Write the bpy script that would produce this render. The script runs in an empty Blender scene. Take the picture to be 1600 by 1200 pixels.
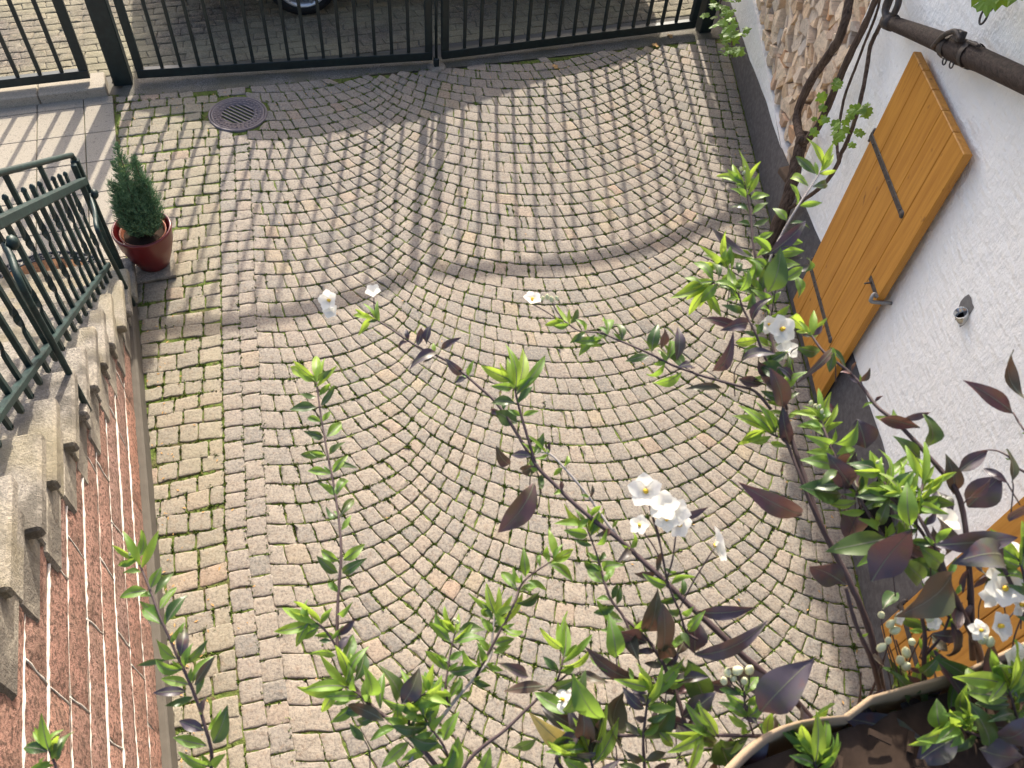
import bpy, math, random
import numpy as np
from mathutils import Vector, Matrix
random.seed(7); rng = random.Random(11); Z = Vector((0, 0, 1))
S = bpy.context.scene
COL = S.collection
rad = math.radians

# ------------------------------------------------------------------ camera, world, sun
FPX = 1300.0; CAMH = 4.1
d_ = Vector((690-800, 1600-600, FPX)).normalized()
y_ = Vector((856-800, -1088-600, FPX)); y_ = (y_ - d_*y_.dot(d_)).normalized()
x_ = y_.cross(-d_)
RW = Matrix((x_, y_, -d_))                       # world = RW @ camera(right, down, forward)
cam = bpy.data.cameras.new('camera'); camo = bpy.data.objects.new('camera', cam); COL.objects.link(camo)
c0, c1, c2 = RW.col[0], -RW.col[1], -RW.col[2]
camo.matrix_world = Matrix(((c0[0], c1[0], c2[0], 0), (c0[1], c1[1], c2[1], 0), (c0[2], c1[2], c2[2], CAMH), (0, 0, 0, 1)))
cam.sensor_width = 36; cam.lens = 36*FPX/1600; cam.clip_end = 500; cam.clip_start = .05
cam.dof.use_dof = True; cam.dof.focus_distance = 4.6; cam.dof.aperture_fstop = 14
S.camera = camo
SUN_EL = 35.0
w = bpy.data.worlds.new('World'); S.world = w; w.use_nodes = True
nt = w.node_tree; bg = nt.nodes['Background']
sky = nt.nodes.new('ShaderNodeTexSky'); sky.sky_type = 'NISHITA'; sky.sun_disc = False
sky.sun_elevation = rad(SUN_EL); sky.sun_rotation = rad(-1); sky.dust_density = 4.0; sky.ozone_density = 0.2; sky.air_density = 0.8
nt.links.new(sky.outputs[0], bg.inputs[0]); bg.inputs[1].default_value = 0.15
sl = bpy.data.lights.new('sun', 'SUN'); sl.energy = 3.3; sl.angle = rad(0.8); sl.color = (1, .925, .80)
so = bpy.data.objects.new('sun', sl); COL.objects.link(so)
so.rotation_euler = Vector((.045, -1, -math.tan(rad(SUN_EL)))).to_track_quat('-Z', 'Y').to_euler()
so.location = (0, 20, 20)
S.view_settings.view_transform = 'Standard'; S.view_settings.look = 'None'
S.view_settings.exposure = 1.46; S.view_settings.gamma = 1
S.render.engine = 'CYCLES'

def ray(px, py):
    return RW @ Vector((px-800, py-600, FPX))
def at(px, py, depth):                            # point seen at a pixel of the photo, at a real distance
    return Vector((0, 0, CAMH)) + ray(px, py)*(depth/FPX)

# ------------------------------------------------------------------ materials
def mat(name, build):
    m = bpy.data.materials.new(name); m.use_nodes = True
    n = m.node_tree; b = n.nodes['Principled BSDF']
    build(n, b); return m
def N(n, t, **k):
    x = n.nodes.new(t)
    for a, v in k.items():
        if a.startswith('i_'): x.inputs[a[2:].replace('_', ' ')].default_value = v
        else: setattr(x, a, v)
    return x
def coords(n, sc=(1, 1, 1), rot=(0, 0, 0)):
    g = N(n, 'ShaderNodeNewGeometry'); mp = N(n, 'ShaderNodeMapping')
    mp.inputs['Scale'].default_value = sc; mp.inputs['Rotation'].default_value = rot
    n.links.new(g.outputs['Position'], mp.inputs[0]); return mp.outputs[0], g
def noise(n, vec, scale, detail=4, rough=.55):
    x = N(n, 'ShaderNodeTexNoise'); x.inputs['Scale'].default_value = scale
    x.inputs['Detail'].default_value = detail; x.inputs['Roughness'].default_value = rough
    n.links.new(vec, x.inputs['Vector']); return x.outputs['Fac']
def ramp(n, fac, stops, interp='LINEAR'):
    r = N(n, 'ShaderNodeValToRGB'); e = r.color_ramp; e.interpolation = interp
    while len(e.elements) < len(stops): e.elements.new(.5)
    for el, (p, c) in zip(e.elements, stops):
        el.position = p; el.color = tuple(c)+(1,) if len(c) == 3 else c
    n.links.new(fac, r.inputs[0]); return r.outputs[0]
def mix(n, fac, a, b, mode='MIX'):
    m = N(n, 'ShaderNodeMix', data_type='RGBA', blend_type=mode)
    for s, v in ((0, fac), (6, a), (7, b)):
        if hasattr(v, 'links'): n.links.new(v, m.inputs[s])
        else: m.inputs[s].default_value = v if s == 0 else (tuple(v)+(1,))
    return m.outputs[2]
def bump(n, b, h, strength=.3, dist=.01):
    x = N(n, 'ShaderNodeBump'); x.inputs['Strength'].default_value = strength; x.inputs['Distance'].default_value = dist
    n.links.new(h, x.inputs['Height']); n.links.new(x.outputs[0], b.inputs['Normal'])
ALB = .84
def setc(n, b, c, r=.8, spec=.3, met=0, k=None):
    k = ALB if k is None else k
    if hasattr(c, 'links'): c = mix(n, 1.0, c, (k, k, k), 'MULTIPLY')
    else: c = tuple(x*k for x in c)
    if hasattr(c, 'links'): n.links.new(c, b.inputs['Base Color'])
    else: b.inputs['Base Color'].default_value = tuple(c)+(1,)
    b.inputs['Roughness'].default_value = r; b.inputs['Specular IOR Level'].default_value = spec; b.inputs['Metallic'].default_value = met
def mapr(n, v, a, b_, c=0, d=1):
    m = N(n, 'ShaderNodeMapRange'); n.links.new(v, m.inputs[0])
    for i, q in zip((1, 2, 3, 4), (a, b_, c, d)): m.inputs[i].default_value = q
    return m.outputs[0]

def sett_mat(stops, yellow=0.0, fine=1.0):
    def f(n, b):
        v, g = coords(n)
        base = ramp(n, g.outputs['Random Per Island'], stops)
        f1 = noise(n, v, 14, 6, .7); f2 = noise(n, v, 70, 5, .75); f3 = noise(n, v, 1.3, 3); f4 = noise(n, v, 33, 4, .6)
        c = mix(n, mapr(n, f1, .40, .68, 0, .6), base, (.21, .185, .155))
        c = mix(n, mapr(n, f4, .52, .70, 0, .6), c, (.27, .19, .13)); c = mix(n, mapr(n, f3, .45, .65, 0, .35), c, (.24, .225, .20))
        c = mix(n, mapr(n, f2, .45, .62, 0, .42), c, (.44, .375, .30))
        c = mix(n, mapr(n, f2, .5, .36, 0, .6*fine), c, (.13, .11, .095))
        if yellow: c = mix(n, mapr(n, f3, .35, .6, 0, yellow), c, (.33, .30, .16))
        v2 = N(n, 'ShaderNodeTexVoronoi'); v2.inputs['Scale'].default_value = 130; n.links.new(v, v2.inputs['Vector'])
        c = mix(n, mapr(n, v2.outputs['Distance'], .16, .05, 0, .22), c, (.10, .085, .075))
        setc(n, b, c, .88, .25, 0, .775)
        bump(n, b, mix(n, .45, f1, f2), .95, .009)
    return f
M = {}
M['sett'] = mat('sett_stone', sett_mat([(0, (.19, .185, .172)), (.12, (.255, .235, .21)), (.28, (.305, .272, .23)), (.48, (.335, .292, .24)), (.66, (.345, .297, .24)), (.80, (.315, .27, .232)), (.90, (.27, .252, .22)), (.955, (.365, .285, .22)), (.985, (.385, .32, .215)), (1, (.39, .265, .19))]))
M['sett_left'] = mat('sett_stone_lichen', sett_mat([(0, (.22, .20, .175)), (.3, (.28, .25, .20)), (.7, (.325, .285, .225)), (.9, (.35, .295, .225)), (1, (.37, .26, .19))], .28))
M['paver'] = mat('street_paver', sett_mat([(0, (.045, .042, .034)), (.5, (.056, .051, .040)), (1, (.072, .064, .048))], .4))
def m_joint(n, b):
    v, g = coords(n)
    a = noise(n, v, 3.2, 5); a2 = noise(n, v, 60, 4)
    c = mix(n, mapr(n, a2, .35, .65), (.07, .052, .034), (.14, .105, .065))
    gfac = N(n, 'ShaderNodeMath', operation='MULTIPLY'); n.links.new(mapr(n, a, .30, .46), gfac.inputs[0]); n.links.new(mapr(n, noise(n, v, 22, 3), .36, .46), gfac.inputs[1])
    c = mix(n, gfac.outputs[0], c, mix(n, mapr(n, a2, .3, .7), (.07, .105, .022), (.16, .20, .05)))
    setc(n, b, c, .95, .1); bump(n, b, a2, 1, .01)
M['joint'] = mat('joint_soil', m_joint)
def m_moss(n, b):
    v, g = coords(n)
    c = ramp(n, g.outputs['Random Per Island'], [(0, (.07, .13, .02)), (.5, (.13, .20, .035)), (.85, (.20, .26, .06)), (1, (.27, .21, .09))])
    setc(n, b, c, .9, .1)
M['moss'] = mat('moss', m_moss)
def m_asph(n, b):
    v, g = coords(n); a = noise(n, v, 120, 3); a3 = noise(n, v, 4, 4)
    c = mix(n, mapr(n, a, .35, .7), (.09, .083, .07), (.27, .25, .22)); c = mix(n, mapr(n, a3, .4, .6, 0, .6), c, (.12, .11, .07))
    setc(n, b, c, .9, .2); bump(n, b, a, .8, .006)
M['threshold'] = mat('rough_concrete', m_asph)
M['street'] = mat('street_ground', m_asph)
def m_slab(n, b):
    v, g = coords(n); a = noise(n, v, 150, 2, .8); a2 = noise(n, v, 5, 4); a4 = noise(n, v, 55, 3, .7)
    c = mix(n, mapr(n, a, .45, .62), (.29, .255, .205), (.42, .375, .305)); c = mix(n, mapr(n, a4, .42, .35, 0, .7), c, (.17, .14, .11))
    c = mix(n, mapr(n, a2, .45, .7, 0, .5), c, (.34, .30, .23)); setc(n, b, c, .85, .25); bump(n, b, a, .3, .002)
M['slab'] = mat('terrazzo_slab', m_slab)
def m_conc(n, b):
    v, g = coords(n); a = noise(n, v, 90, 4, .75); a2 = noise(n, v, 7, 5, .6); a3 = noise(n, v, 2.2, 3)
    c = mix(n, mapr(n, a, .4, .6), (.24, .215, .18), (.42, .375, .31)); c = mix(n, mapr(n, a2, .46, .62, 0, .85), c, (.13, .115, .095))
    c = mix(n, mapr(n, a3, .48, .6, 0, .5), c, (.34, .29, .18)); setc(n, b, c, .9, .2); bump(n, b, mix(n, .5, a, a2), 1, .016)
M['concrete'] = mat('weathered_concrete', m_conc)
def m_conc2(n, b):
    v, g = coords(n, (1, 1, 1)); a = noise(n, v, 60, 4, .7); a2 = noise(n, v, 5, 5, .6)
    c = mix(n, mapr(n, a2, .42, .58), (.36, .32, .255), (.17, .15, .125)); c = mix(n, mapr(n, a, .50, .64, 0, .7), c, (.18, .15, .12))
    setc(n, b, c, .9, .2); bump(n, b, mix(n, .5, a, a2), .9, .016)
M['render_grey'] = mat('old_render', m_conc2)
def m_red(n, b):
    v, g = coords(n); a = noise(n, v, 55, 5, .75); a2 = noise(n, v, 8, 5, .6)
    r = g.outputs['Random Per Island']
    c = ramp(n, r, [(0, (.36, .215, .17)), (.3, (.46, .25, .19)), (.6, (.42, .27, .225)), (1, (.54, .28, .20))])
    c = mix(n, mapr(n, a2, .4, .65, 0, .55), c, (.22, .15, .11)); c = mix(n, mapr(n, a, .50, .57, 0, .9), c, (.14, .09, .07))
    c = mix(n, mapr(n, a, .42, .32, 0, .5), c, (.56, .36, .27))
    setc(n, b, c, .92, .15); bump(n, b, mix(n, .4, a, a2), 1.0, .02)
M['redstone'] = mat('red_sandstone', m_red)
def m_mortar(n, b):
    v, g = coords(n); a = noise(n, v, 40, 4); setc(n, b, mix(n, mapr(n, a, .35, .7), (.66, .61, .54), (.40, .35, .30)), .9, .1, 0, 1.0); bump(n, b, a, .6, .005)
M['mortar'] = mat('white_mortar', m_mortar)
def m_white(n, b):
    v, g = coords(n, (1, 1, .6), (rad(35), 0, 0)); a = noise(n, v, 34, 6, .68); a2 = noise(n, v, 11, 5, .6); a3 = noise(n, v, 1.8, 4)
    c = mix(n, mapr(n, a, .62, .74, 0, .4), (.92, .90, .855), (.52, .505, .48)); c = mix(n, mapr(n, a3, .52, .75, 0, .35), c, (.74, .73, .70))
    setc(n, b, c, .92, .15, 0, 1.0); v9, _ = coords(n, (1, 2.2, 9), (rad(38), 0, 0)); bump(n, b, mix(n, .4, mix(n, .45, a2, a), noise(n, v9, 3.2, 5, .6)), .85, .045)
M['whitewall'] = mat('white_roughcast', m_white)
def m_plinth(n, b):
    v, g = coords(n); a = noise(n, v, 30, 5); c = mix(n, mapr(n, a, .4, .7), (.085, .075, .072), (.125, .115, .108))
    setc(n, b, c, .85, .25); bump(n, b, a, .5, .006)
M['plinth'] = mat('grey_plinth_paint', m_plinth)
def m_gate(n, b):
    v, g = coords(n); a = noise(n, v, 25, 4); setc(n, b, mix(n, mapr(n, a, .4, .7), (.006, .014, .015), (.011, .024, .025)), .42, .5)
M['gate'] = mat('dark_green_paint', m_gate)
def m_rail(n, b):
    v, g = coords(n); a = noise(n, v, 18, 6, .7); a2 = noise(n, v, 3, 2)
    c = mix(n, mapr(n, a, .42, .66), (.007, .020, .020), (.018, .046, .042)); c = mix(n, mapr(n, a, .66, .72, 0, .8), c, (.18, .075, .04))
    setc(n, b, c, .5, .35); bump(n, b, a, .4, .004)
M['rail'] = mat('old_green_paint', m_rail)
def m_wood(c1, c2, knots=True, scale=(40, 40, 2.5)):
    def f(n, b):
        v, g = coords(n, scale); a = noise(n, v, 1.0, 6, .6); v2, _ = coords(n, (10, 10, 5)); k = noise(n, v2, 1.4, 2)
        r = ramp(n, g.outputs['Random Per Island'], [(0, (.80, .78, .74)), (1, (1.18, 1.14, 1.08))])
        c = mix(n, mapr(n, a, .35, .68), c1, c2)
        if knots: c = mix(n, mapr(n, k, .69, .75, 0, .8), c, (.17, .06, .012))
        c = mix(n, 1.0, c, r, 'MULTIPLY'); setc(n, b, c, .5, .35); bump(n, b, a, .15, .002)
    return f
M['shutter'] = mat('oiled_larch', m_wood((.50, .215, .030), (.68, .325, .055)))
def m_iron(n, b):
    v, g = coords(n); a = noise(n, v, 40, 4); setc(n, b, mix(n, mapr(n, a, .4, .65), (.045, .04, .04), (.10, .075, .06)), .6, .5, .2); bump(n, b, a, .5, .003)
M['iron'] = mat('forged_iron', m_iron)
def m_log(n, b):
    v, g = coords(n, (30, 30, 30)); a = noise(n, v, 1, 6, .7); v2, _ = coords(n, (4, 60, 60)); a2 = noise(n, v2, .8, 4)
    o = N(n, 'ShaderNodeObjectInfo')
    c = ramp(n, o.outputs['Random'], [(0, (.55, .38, .23)), (.25, (.74, .56, .37)), (.5, (.62, .50, .37)), (.75, (.78, .60, .41)), (.9, (.48, .43, .37)), (1, (.62, .33, .15))])
    c = mix(n, mapr(n, a, .42, .68, 0, .5), c, (.27, .19, .13)); c = mix(n, mapr(n, a2, .58, .7, 0, .5), c, (.17, .115, .08))
    setc(n, b, c, .85, .15, 0, 1.12); bump(n, b, a2, .6, .006)
M['log'] = mat('split_firewood', m_log)
def m_bark(n, b):
    v, g = coords(n, (60, 60, 6)); a = noise(n, v, 1, 6, .7); setc(n, b, mix(n, mapr(n, a, .35, .65), (.055, .038, .03), (.20, .14, .105)), .9, .1); bump(n, b, a, 1, .012)
M['vinebark'] = mat('vine_bark', m_bark)
def m_oldwood(n, b):
    v, g = coords(n, (10, 10, 30)); a = noise(n, v, 3, 6, .7); setc(n, b, mix(n, mapr(n, a, .35, .65), (.022, .015, .013), (.078, .052, .042)), .7, .3); bump(n, b, a, .8, .01)
M['oldwood'] = mat('old_dark_wood', m_oldwood)
def leafmat(stops, rough=.45, trans=.35, tcol=(.35, .5, .05), spec=.4):
    def f(n, b):
        v, g = coords(n)
        c = ramp(n, g.outputs['Random Per Island'], stops); a = noise(n, v, 90, 3)
        c = mix(n, mapr(n, a, .4, .7, 0, .3 if trans < .44 else 0), c, (c_dark))
        setc(n, b, c, rough, spec)
        tr = N(n, 'ShaderNodeBsdfTranslucent'); tr.inputs[0].default_value = tuple(tcol)+(1,)
        mx = N(n, 'ShaderNodeMixShader'); mx.inputs[0].default_value = trans
        out = n.nodes['Material Output']; n.links.new(b.outputs[0], mx.inputs[1]); n.links.new(tr.outputs[0], mx.inputs[2]); n.links.new(mx.outputs[0], out.inputs[0])
    c_dark = (.05, .09, .02)
    return f
M['leaf'] = mat('young_green_leaf', leafmat([(0, (.06, .14, .025)), (.4, (.095, .19, .03)), (.8, (.15, .26, .04)), (1, (.22, .32, .055))], .48, .34, (.32, .50, .06)))
M['leaftip'] = mat('fresh_leaf_tip', leafmat([(0, (.13, .25, .03)), (.5, (.19, .33, .04)), (1, (.28, .40, .06))], .5, .40, (.46, .62, .07)))
M['leafdark'] = mat('older_green_leaf', leafmat([(0, (.03, .07, .02)), (.5, (.05, .10, .028)), (1, (.09, .12, .035))], .38, .22, (.14, .22, .03)))
def m_purple(n, b):
    v, g = coords(n)
    c = ramp(n, g.outputs['Random Per Island'], [(0, (.035, .033, .048)), (.3, (.050, .042, .058)), (.55, (.085, .068, .080)), (.72, (.065, .055, .035)), (.86, (.06, .07, .03)), (.94, (.11, .04, .045)), (1, (.13, .11, .10))])
    a = noise(n, v, 28, 4); c = mix(n, mapr(n, a, .5, .66, 0, .7), c, (.075, .085, .035)); c = mix(n, mapr(n, noise(n, v, 45, 3), .56, .7, 0, .6), c, (.10, .035, .03))
    setc(n, b, c, .44, .4)
    tr = N(n, 'ShaderNodeBsdfTranslucent'); tr.inputs[0].default_value = (.22, .10, .07, 1)
    mx = N(n, 'ShaderNodeMixShader'); mx.inputs[0].default_value = .10
    out = n.nodes['Material Output']; n.links.new(b.outputs[0], mx.inputs[1]); n.links.new(tr.outputs[0], mx.inputs[2]); n.links.new(mx.outputs[0], out.inputs[0])
M['leafpurple'] = mat('purple_leaf', m_purple)
M['leafyellow'] = mat('yellowing_leaf', leafmat([(0, (.50, .36, .10)), (1, (.58, .42, .14))], .5, .3, (.6, .45, .12)))
M['vineleaf'] = mat('vine_leaf', leafmat([(0, (.06, .14, .02)), (.5, (.09, .20, .03)), (1, (.16, .30, .04))], .5, .4, (.40, .60, .05)))
M['conifer'] = mat('conifer_needles', leafmat([(0, (.07, .15, .085)), (.5, (.13, .24, .13)), (1, (.25, .38, .20))], .7, .12, (.08, .16, .06), .15))
M['petal'] = mat('white_petal', leafmat([(0, (.84, .82, .74)), (1, (.90, .88, .82))], .6, .45, (.97, .94, .86), .2))
M['bud'] = mat('cream_bud', leafmat([(0, (.62, .62, .34)), (1, (.80, .78, .56))], .6, .2, (.7, .72, .4), .2))
def plain(c, r=.6, s=.4, met=0, nz=None):
    def f(n, b):
        v, g = coords(n); a = noise(n, v, nz or 30, 4)
        setc(n, b, mix(n, mapr(n, a, .3, .75), tuple(x*.85 for x in c), tuple(min(1, x*1.12) for x in c)), r, s, met)
        bump(n, b, a, .12, .003)
    return f
M['midrib'] = mat('leaf_midrib', plain((.17, .17, .11), .5, .3))
M['stamen'] = mat('yellow_stamen', plain((.80, .50, .03)))
M['twig'] = mat('purple_twig', plain((.07, .045, .045), .6, .3))
M['twiglight'] = mat('grey_twig', plain((.30, .27, .25), .7, .3))
M['soil'] = mat('potting_soil', plain((.045, .03, .022), 1, .1, 0, 120))
M['terracotta'] = mat('terracotta', plain((.36, .26, .165), .85, .2, 0, 25))
M['redglaze'] = mat('red_glaze', plain((.15, .010, .012), .32, .6, 0, 10))
M['innerpot'] = mat('orange_plastic_pot', plain((.45, .16, .09), .5, .4))
M['cast'] = mat('cast_iron', plain((.15, .125, .135), .5, .5, .1, 60))
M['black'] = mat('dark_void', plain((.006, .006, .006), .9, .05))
M['tyre'] = mat('tyre_rubber', plain((.02, .02, .02), .8, .2))
M['alloy'] = mat('alloy_rim', plain((.62, .64, .66), .3, .6, .7))
M['carpaint'] = mat('car_paint', plain((.03, .035, .04), .25, .6, .2))
M['glass'] = mat('car_glass', plain((.02, .025, .03), .08, .6))
M['chrome'] = mat('chrome_pipe', plain((.62, .62, .60), .22, .6, .95))
M['coir'] = mat('coir_mat', plain((.16, .085, .045), .95, .1, 0, 160))
M['rubber'] = mat('black_rubber', plain((.03, .03, .035), .6, .4))
M['tile'] = mat('roof_tile', plain((.25, .10, .06), .85, .2))
M['deadleaf'] = mat('dead_leaf', plain((.50, .30, .12), .7, .2))
M['ochre'] = mat('timber_board', plain((.16, .11, .075), .85, .2))
M['handgrey'] = mat('grey_metal', plain((.30, .29, .27), .5, .5, .3))
M['pebble'] = mat('white_pebble', plain((.62, .60, .57), .8, .2))
def m_ground(n, b):
    v, g = coords(n); a = noise(n, v, .4, 5); setc(n, b, mix(n, mapr(n, a, .4, .6), (.10, .095, .085), (.16, .15, .13)), .95, .1)
M['ground'] = mat('ground', m_ground)

M['recess'] = mat('broken_render', plain((.22, .21, .20), .95, .1, 0, 60))
M['base'] = mat('stained_base', plain((.125, .11, .09), .9, .2, 0, 14))
# ------------------------------------------------------------------ mesh helpers
class MB:
    def __init__(s): s.v = []; s.f = []; s.m = []; s.sm = []
    def add(s, vs, fs, mi=0, sm=False):
        o = len(s.v); s.v += [tuple(p) for p in vs]; s.f += [tuple(i+o for i in f) for f in fs]
        s.m += [mi]*len(fs); s.sm += [sm]*len(fs)
    def box(s, c, sz, ax=None, mi=0, bev=0.0):
        """box with centre, full sizes and axes"""
        c = Vector(c); ax = ax or (Vector((1, 0, 0)), Vector((0, 1, 0)), Vector((0, 0, 1)))
        h = [q/2 for q in sz]
        if bev <= 0:
            vs = [c+ax[0]*h[0]*i+ax[1]*h[1]*j+ax[2]*h[2]*k for i in (-1, 1) for j in (-1, 1) for k in (-1, 1)]
            s.add(vs, [(0, 1, 3, 2), (4, 6, 7, 5), (0, 4, 5, 1), (2, 3, 7, 6), (0, 2, 6, 4), (1, 5, 7, 3)], mi); return
        b = min(bev, min(h)*.49); idx = {}; vs = []
        for i in (-1, 1):
            for j in (-1, 1):
                for k in (-1, 1):
                    for a in range(3):
                        l = [(h[0]-b)*i, (h[1]-b)*j, (h[2]-b)*k]; l[a] += b*(i, j, k)[a]
                        idx[(i, j, k, a)] = len(vs); vs.append(c+ax[0]*l[0]+ax[1]*l[1]+ax[2]*l[2])
        fs = []
        for a in range(3):
            o = [q for q in range(3) if q != a]
            for sg in (-1, 1):
                def K(p, q):
                    t = [0, 0, 0]; t[a] = sg; t[o[0]] = p; t[o[1]] = q; return idx[(t[0], t[1], t[2], a)]
                fs.append((K(-1, -1), K(1, -1), K(1, 1), K(-1, 1)))
        for a in range(3):
            o = [q for q in range(3) if q != a]
            for p in (-1, 1):
                for q in (-1, 1):
                    def K(e, which):
                        t = [0, 0, 0]; t[a] = e; t[o[0]] = p; t[o[1]] = q; return idx[(t[0], t[1], t[2], which)]
                    fs.append((K(-1, o[0]), K(1, o[0]), K(1, o[1]), K(-1, o[1])))
        for i in (-1, 1):
            for j in (-1, 1):
                for k in (-1, 1): fs.append(tuple(idx[(i, j, k, a)] for a in range(3)))
        s.add(vs, fs, mi)
    def bar(s, p, q, wd, th, side, mi=0, bev=.002, twist=None):
        """rectangular bar p->q; wd across 'side' direction, th across the other"""
        p = Vector(p); q = Vector(q); z = (q-p).normalized(); x = Vector(side); x = (x-z*x.dot(z)).normalized(); y = z.cross(x)
        if twist is None:
            s.box((p+q)/2, (wd, th, (q-p).length), (x, y, z), mi, bev)
        else:
            n = 26; vs = []; fs = []; L = (q-p).length
            for i in range(n+1):
                t = i/n; a = twist(t); cx = x*math.cos(a)+y*math.sin(a); cy = z.cross(cx)
                for e, g in ((-1, -1), (1, -1), (1, 1), (-1, 1)): vs.append(p+z*L*t+cx*e*wd/2+cy*g*th/2)
            for i in range(n):
                for j in range(4): fs.append((i*4+j, i*4+(j+1) % 4, i*4+4+(j+1) % 4, i*4+4+j))
            fs += [(3, 2, 1, 0), (n*4, n*4+1, n*4+2, n*4+3)]
            s.add(vs, fs, mi)
    def tube(s, pts, rs, seg=8, mi=0, caps=True, jit=0):
        pts = [Vector(p) for p in pts]; n = len(pts)
        if not hasattr(rs, '__len__'): rs = [rs]*n
        t0 = (pts[1]-pts[0]).normalized(); x = t0.orthogonal().normalized(); vs = []; fs = []
        for i, p in enumerate(pts):
            t = (pts[min(i+1, n-1)]-pts[max(i-1, 0)]).normalized(); x = (x-t*x.dot(t)).normalized(); y = t.cross(x)
            for j in range(seg):
                a = 2*math.pi*j/seg; r = rs[i]*(1+(rng.uniform(-jit, jit) if jit else 0)); vs.append(p+x*math.cos(a)*r+y*math.sin(a)*r)
        for i in range(n-1):
            for j in range(seg): fs.append((i*seg+j, i*seg+(j+1) % seg, (i+1)*seg+(j+1) % seg, (i+1)*seg+j))
        if caps: fs += [tuple(range(seg))[::-1], tuple((n-1)*seg+j for j in range(seg))]
        s.add(vs, fs, mi, True)
    def lathe(s, c, prof, seg=32, mi=0, ax=Vector((0, 0, 1))):
        c = Vector(c); x = ax.orthogonal().normalized(); y = ax.cross(x); vs = []; fs = []
        for r, z in prof:
            for j in range(seg):
                a = 2*math.pi*j/seg; vs.append(c+ax*z+x*math.cos(a)*r+y*math.sin(a)*r)
        for i in range(len(prof)-1):
            for j in range(seg): fs.append((i*seg+j, i*seg+(j+1) % seg, (i+1)*seg+(j+1) % seg, (i+1)*seg+j))
        s.add(vs, fs, mi, True)
    def prism(s, poly, d0, d1, axes, mi=0):
        """poly 2D extruded along axes[2] between d0 and d1"""
        n = len(poly); A, B, Cc, O = axes
        vs = [O+A*p[0]+B*p[1]+Cc*d for d in (d0, d1) for p in poly]
        s.add(vs, [tuple(range(n))[::-1], tuple(range(n, 2*n))]+[(i, (i+1) % n, n+(i+1) % n, n+i) for i in range(n)], mi)
def build(name, mb, mats, parent=None):
    me = bpy.data.meshes.new(name); o = bpy.data.objects.new(name, me)
    org = Vector((0, 0, 0)); r = parent
    while r is not None: org = org+Vector(r.location); r = r.parent
    if parent is None and mb.v:
        a = np.array(mb.v); org = Vector(((a[:, 0].min()+a[:, 0].max())/2, (a[:, 1].min()+a[:, 1].max())/2, a[:, 2].min())); o.location = org
    me.from_pydata([(p[0]-org.x, p[1]-org.y, p[2]-org.z) for p in mb.v], [], mb.f)
    mats = mats if isinstance(mats, (list, tuple)) else [mats]
    for m in mats: me.materials.append(M[m])
    me.polygons.foreach_set('material_index', mb.m); me.polygons.foreach_set('use_smooth', mb.sm)
    me.update(); COL.objects.link(o); o.parent = parent
    return o
def thing(name, loc, label, cat, group=None):
    o = bpy.data.objects.new(name, None); o.empty_display_size = .1; o.location = loc; COL.objects.link(o); return tag(o, label, cat, group)
def tag(o, label, cat, group=None):
    o['label'] = label; o['category'] = cat
    if group: o['group'] = group
    return o
def struct(name, mb, m):
    o = build(name, mb, m); o['kind'] = 'structure'; return o
def stuff(o, label, cat):
    o['kind'] = 'stuff'; o['label'] = label; o['category'] = cat; return o
def catmull(P, n=6):
    P = [Vector(p) for p in P]; Q = [P[0]*2-P[1]]+P+[P[-1]*2-P[-2]]; out = []
    for i in range(1, len(Q)-2):
        a, b, c, d = Q[i-1:i+3]
        for k in range(n):
            t = k/n; out.append(.5*((2*b)+(c-a)*t+(2*a-5*b+4*c-d)*t*t+(3*b-a-3*c+d)*t**3))
    out.append(P[-1]); return out

# left frame: stairs, terrace and gate are turned against the house wall
L0 = Vector((-2.245, 3.492, 0)); U = Vector((.946, -2.603, 0)).normalized(); NN = Vector((-U.y, U.x, 0)); Z = Vector((0, 0, 1))
def LF(s, a, z=0): return L0+U*s+NN*a+Z*z
def toL(x, y):
    q = Vector((x, y, 0))-L0; return q.dot(U), q.dot(NN)

# ------------------------------------------------------------------ ground and paving
GA, GB, GC = Vector((-3.06, 5.93)), Vector((-.56, 6.60)), Vector((2.12, 7.52))
def gate_y(x):
    return GA.y+(GB.y-GA.y)*(x-GA.x)/(GB.x-GA.x) if x < GB.x else GB.y+(GC.y-GB.y)*(x-GB.x)/(GC.x-GB.x)
mb = MB(); mb.add([(-60, -60, -.09), (60, -60, -.09), (60, 60, -.09), (-60, 60, -.09)], [(0, 1, 2, 3)])
struct('ground', mb, 'ground')
mb = MB()
nx, ny = 44, 40
vs = []; 
for j in range(ny+1):
    for i in range(nx+1):
        xx_ = -3.6+i*5.75/nx; vs.append((xx_, -1.2+j*(gate_y(xx_)+1.15)/ny, -.0085+rng.uniform(-.0012, .0012)))
mb.add(vs, [(j*(nx+1)+i, j*(nx+1)+i+1, (j+1)*(nx+1)+i+1, (j+1)*(nx+1)+i) for j in range(ny) for i in range(nx)], 0, True)
# clipped by the kerbs, walls and threshold standing over its rim
struct('paving_bed', mb, 'joint')

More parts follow.
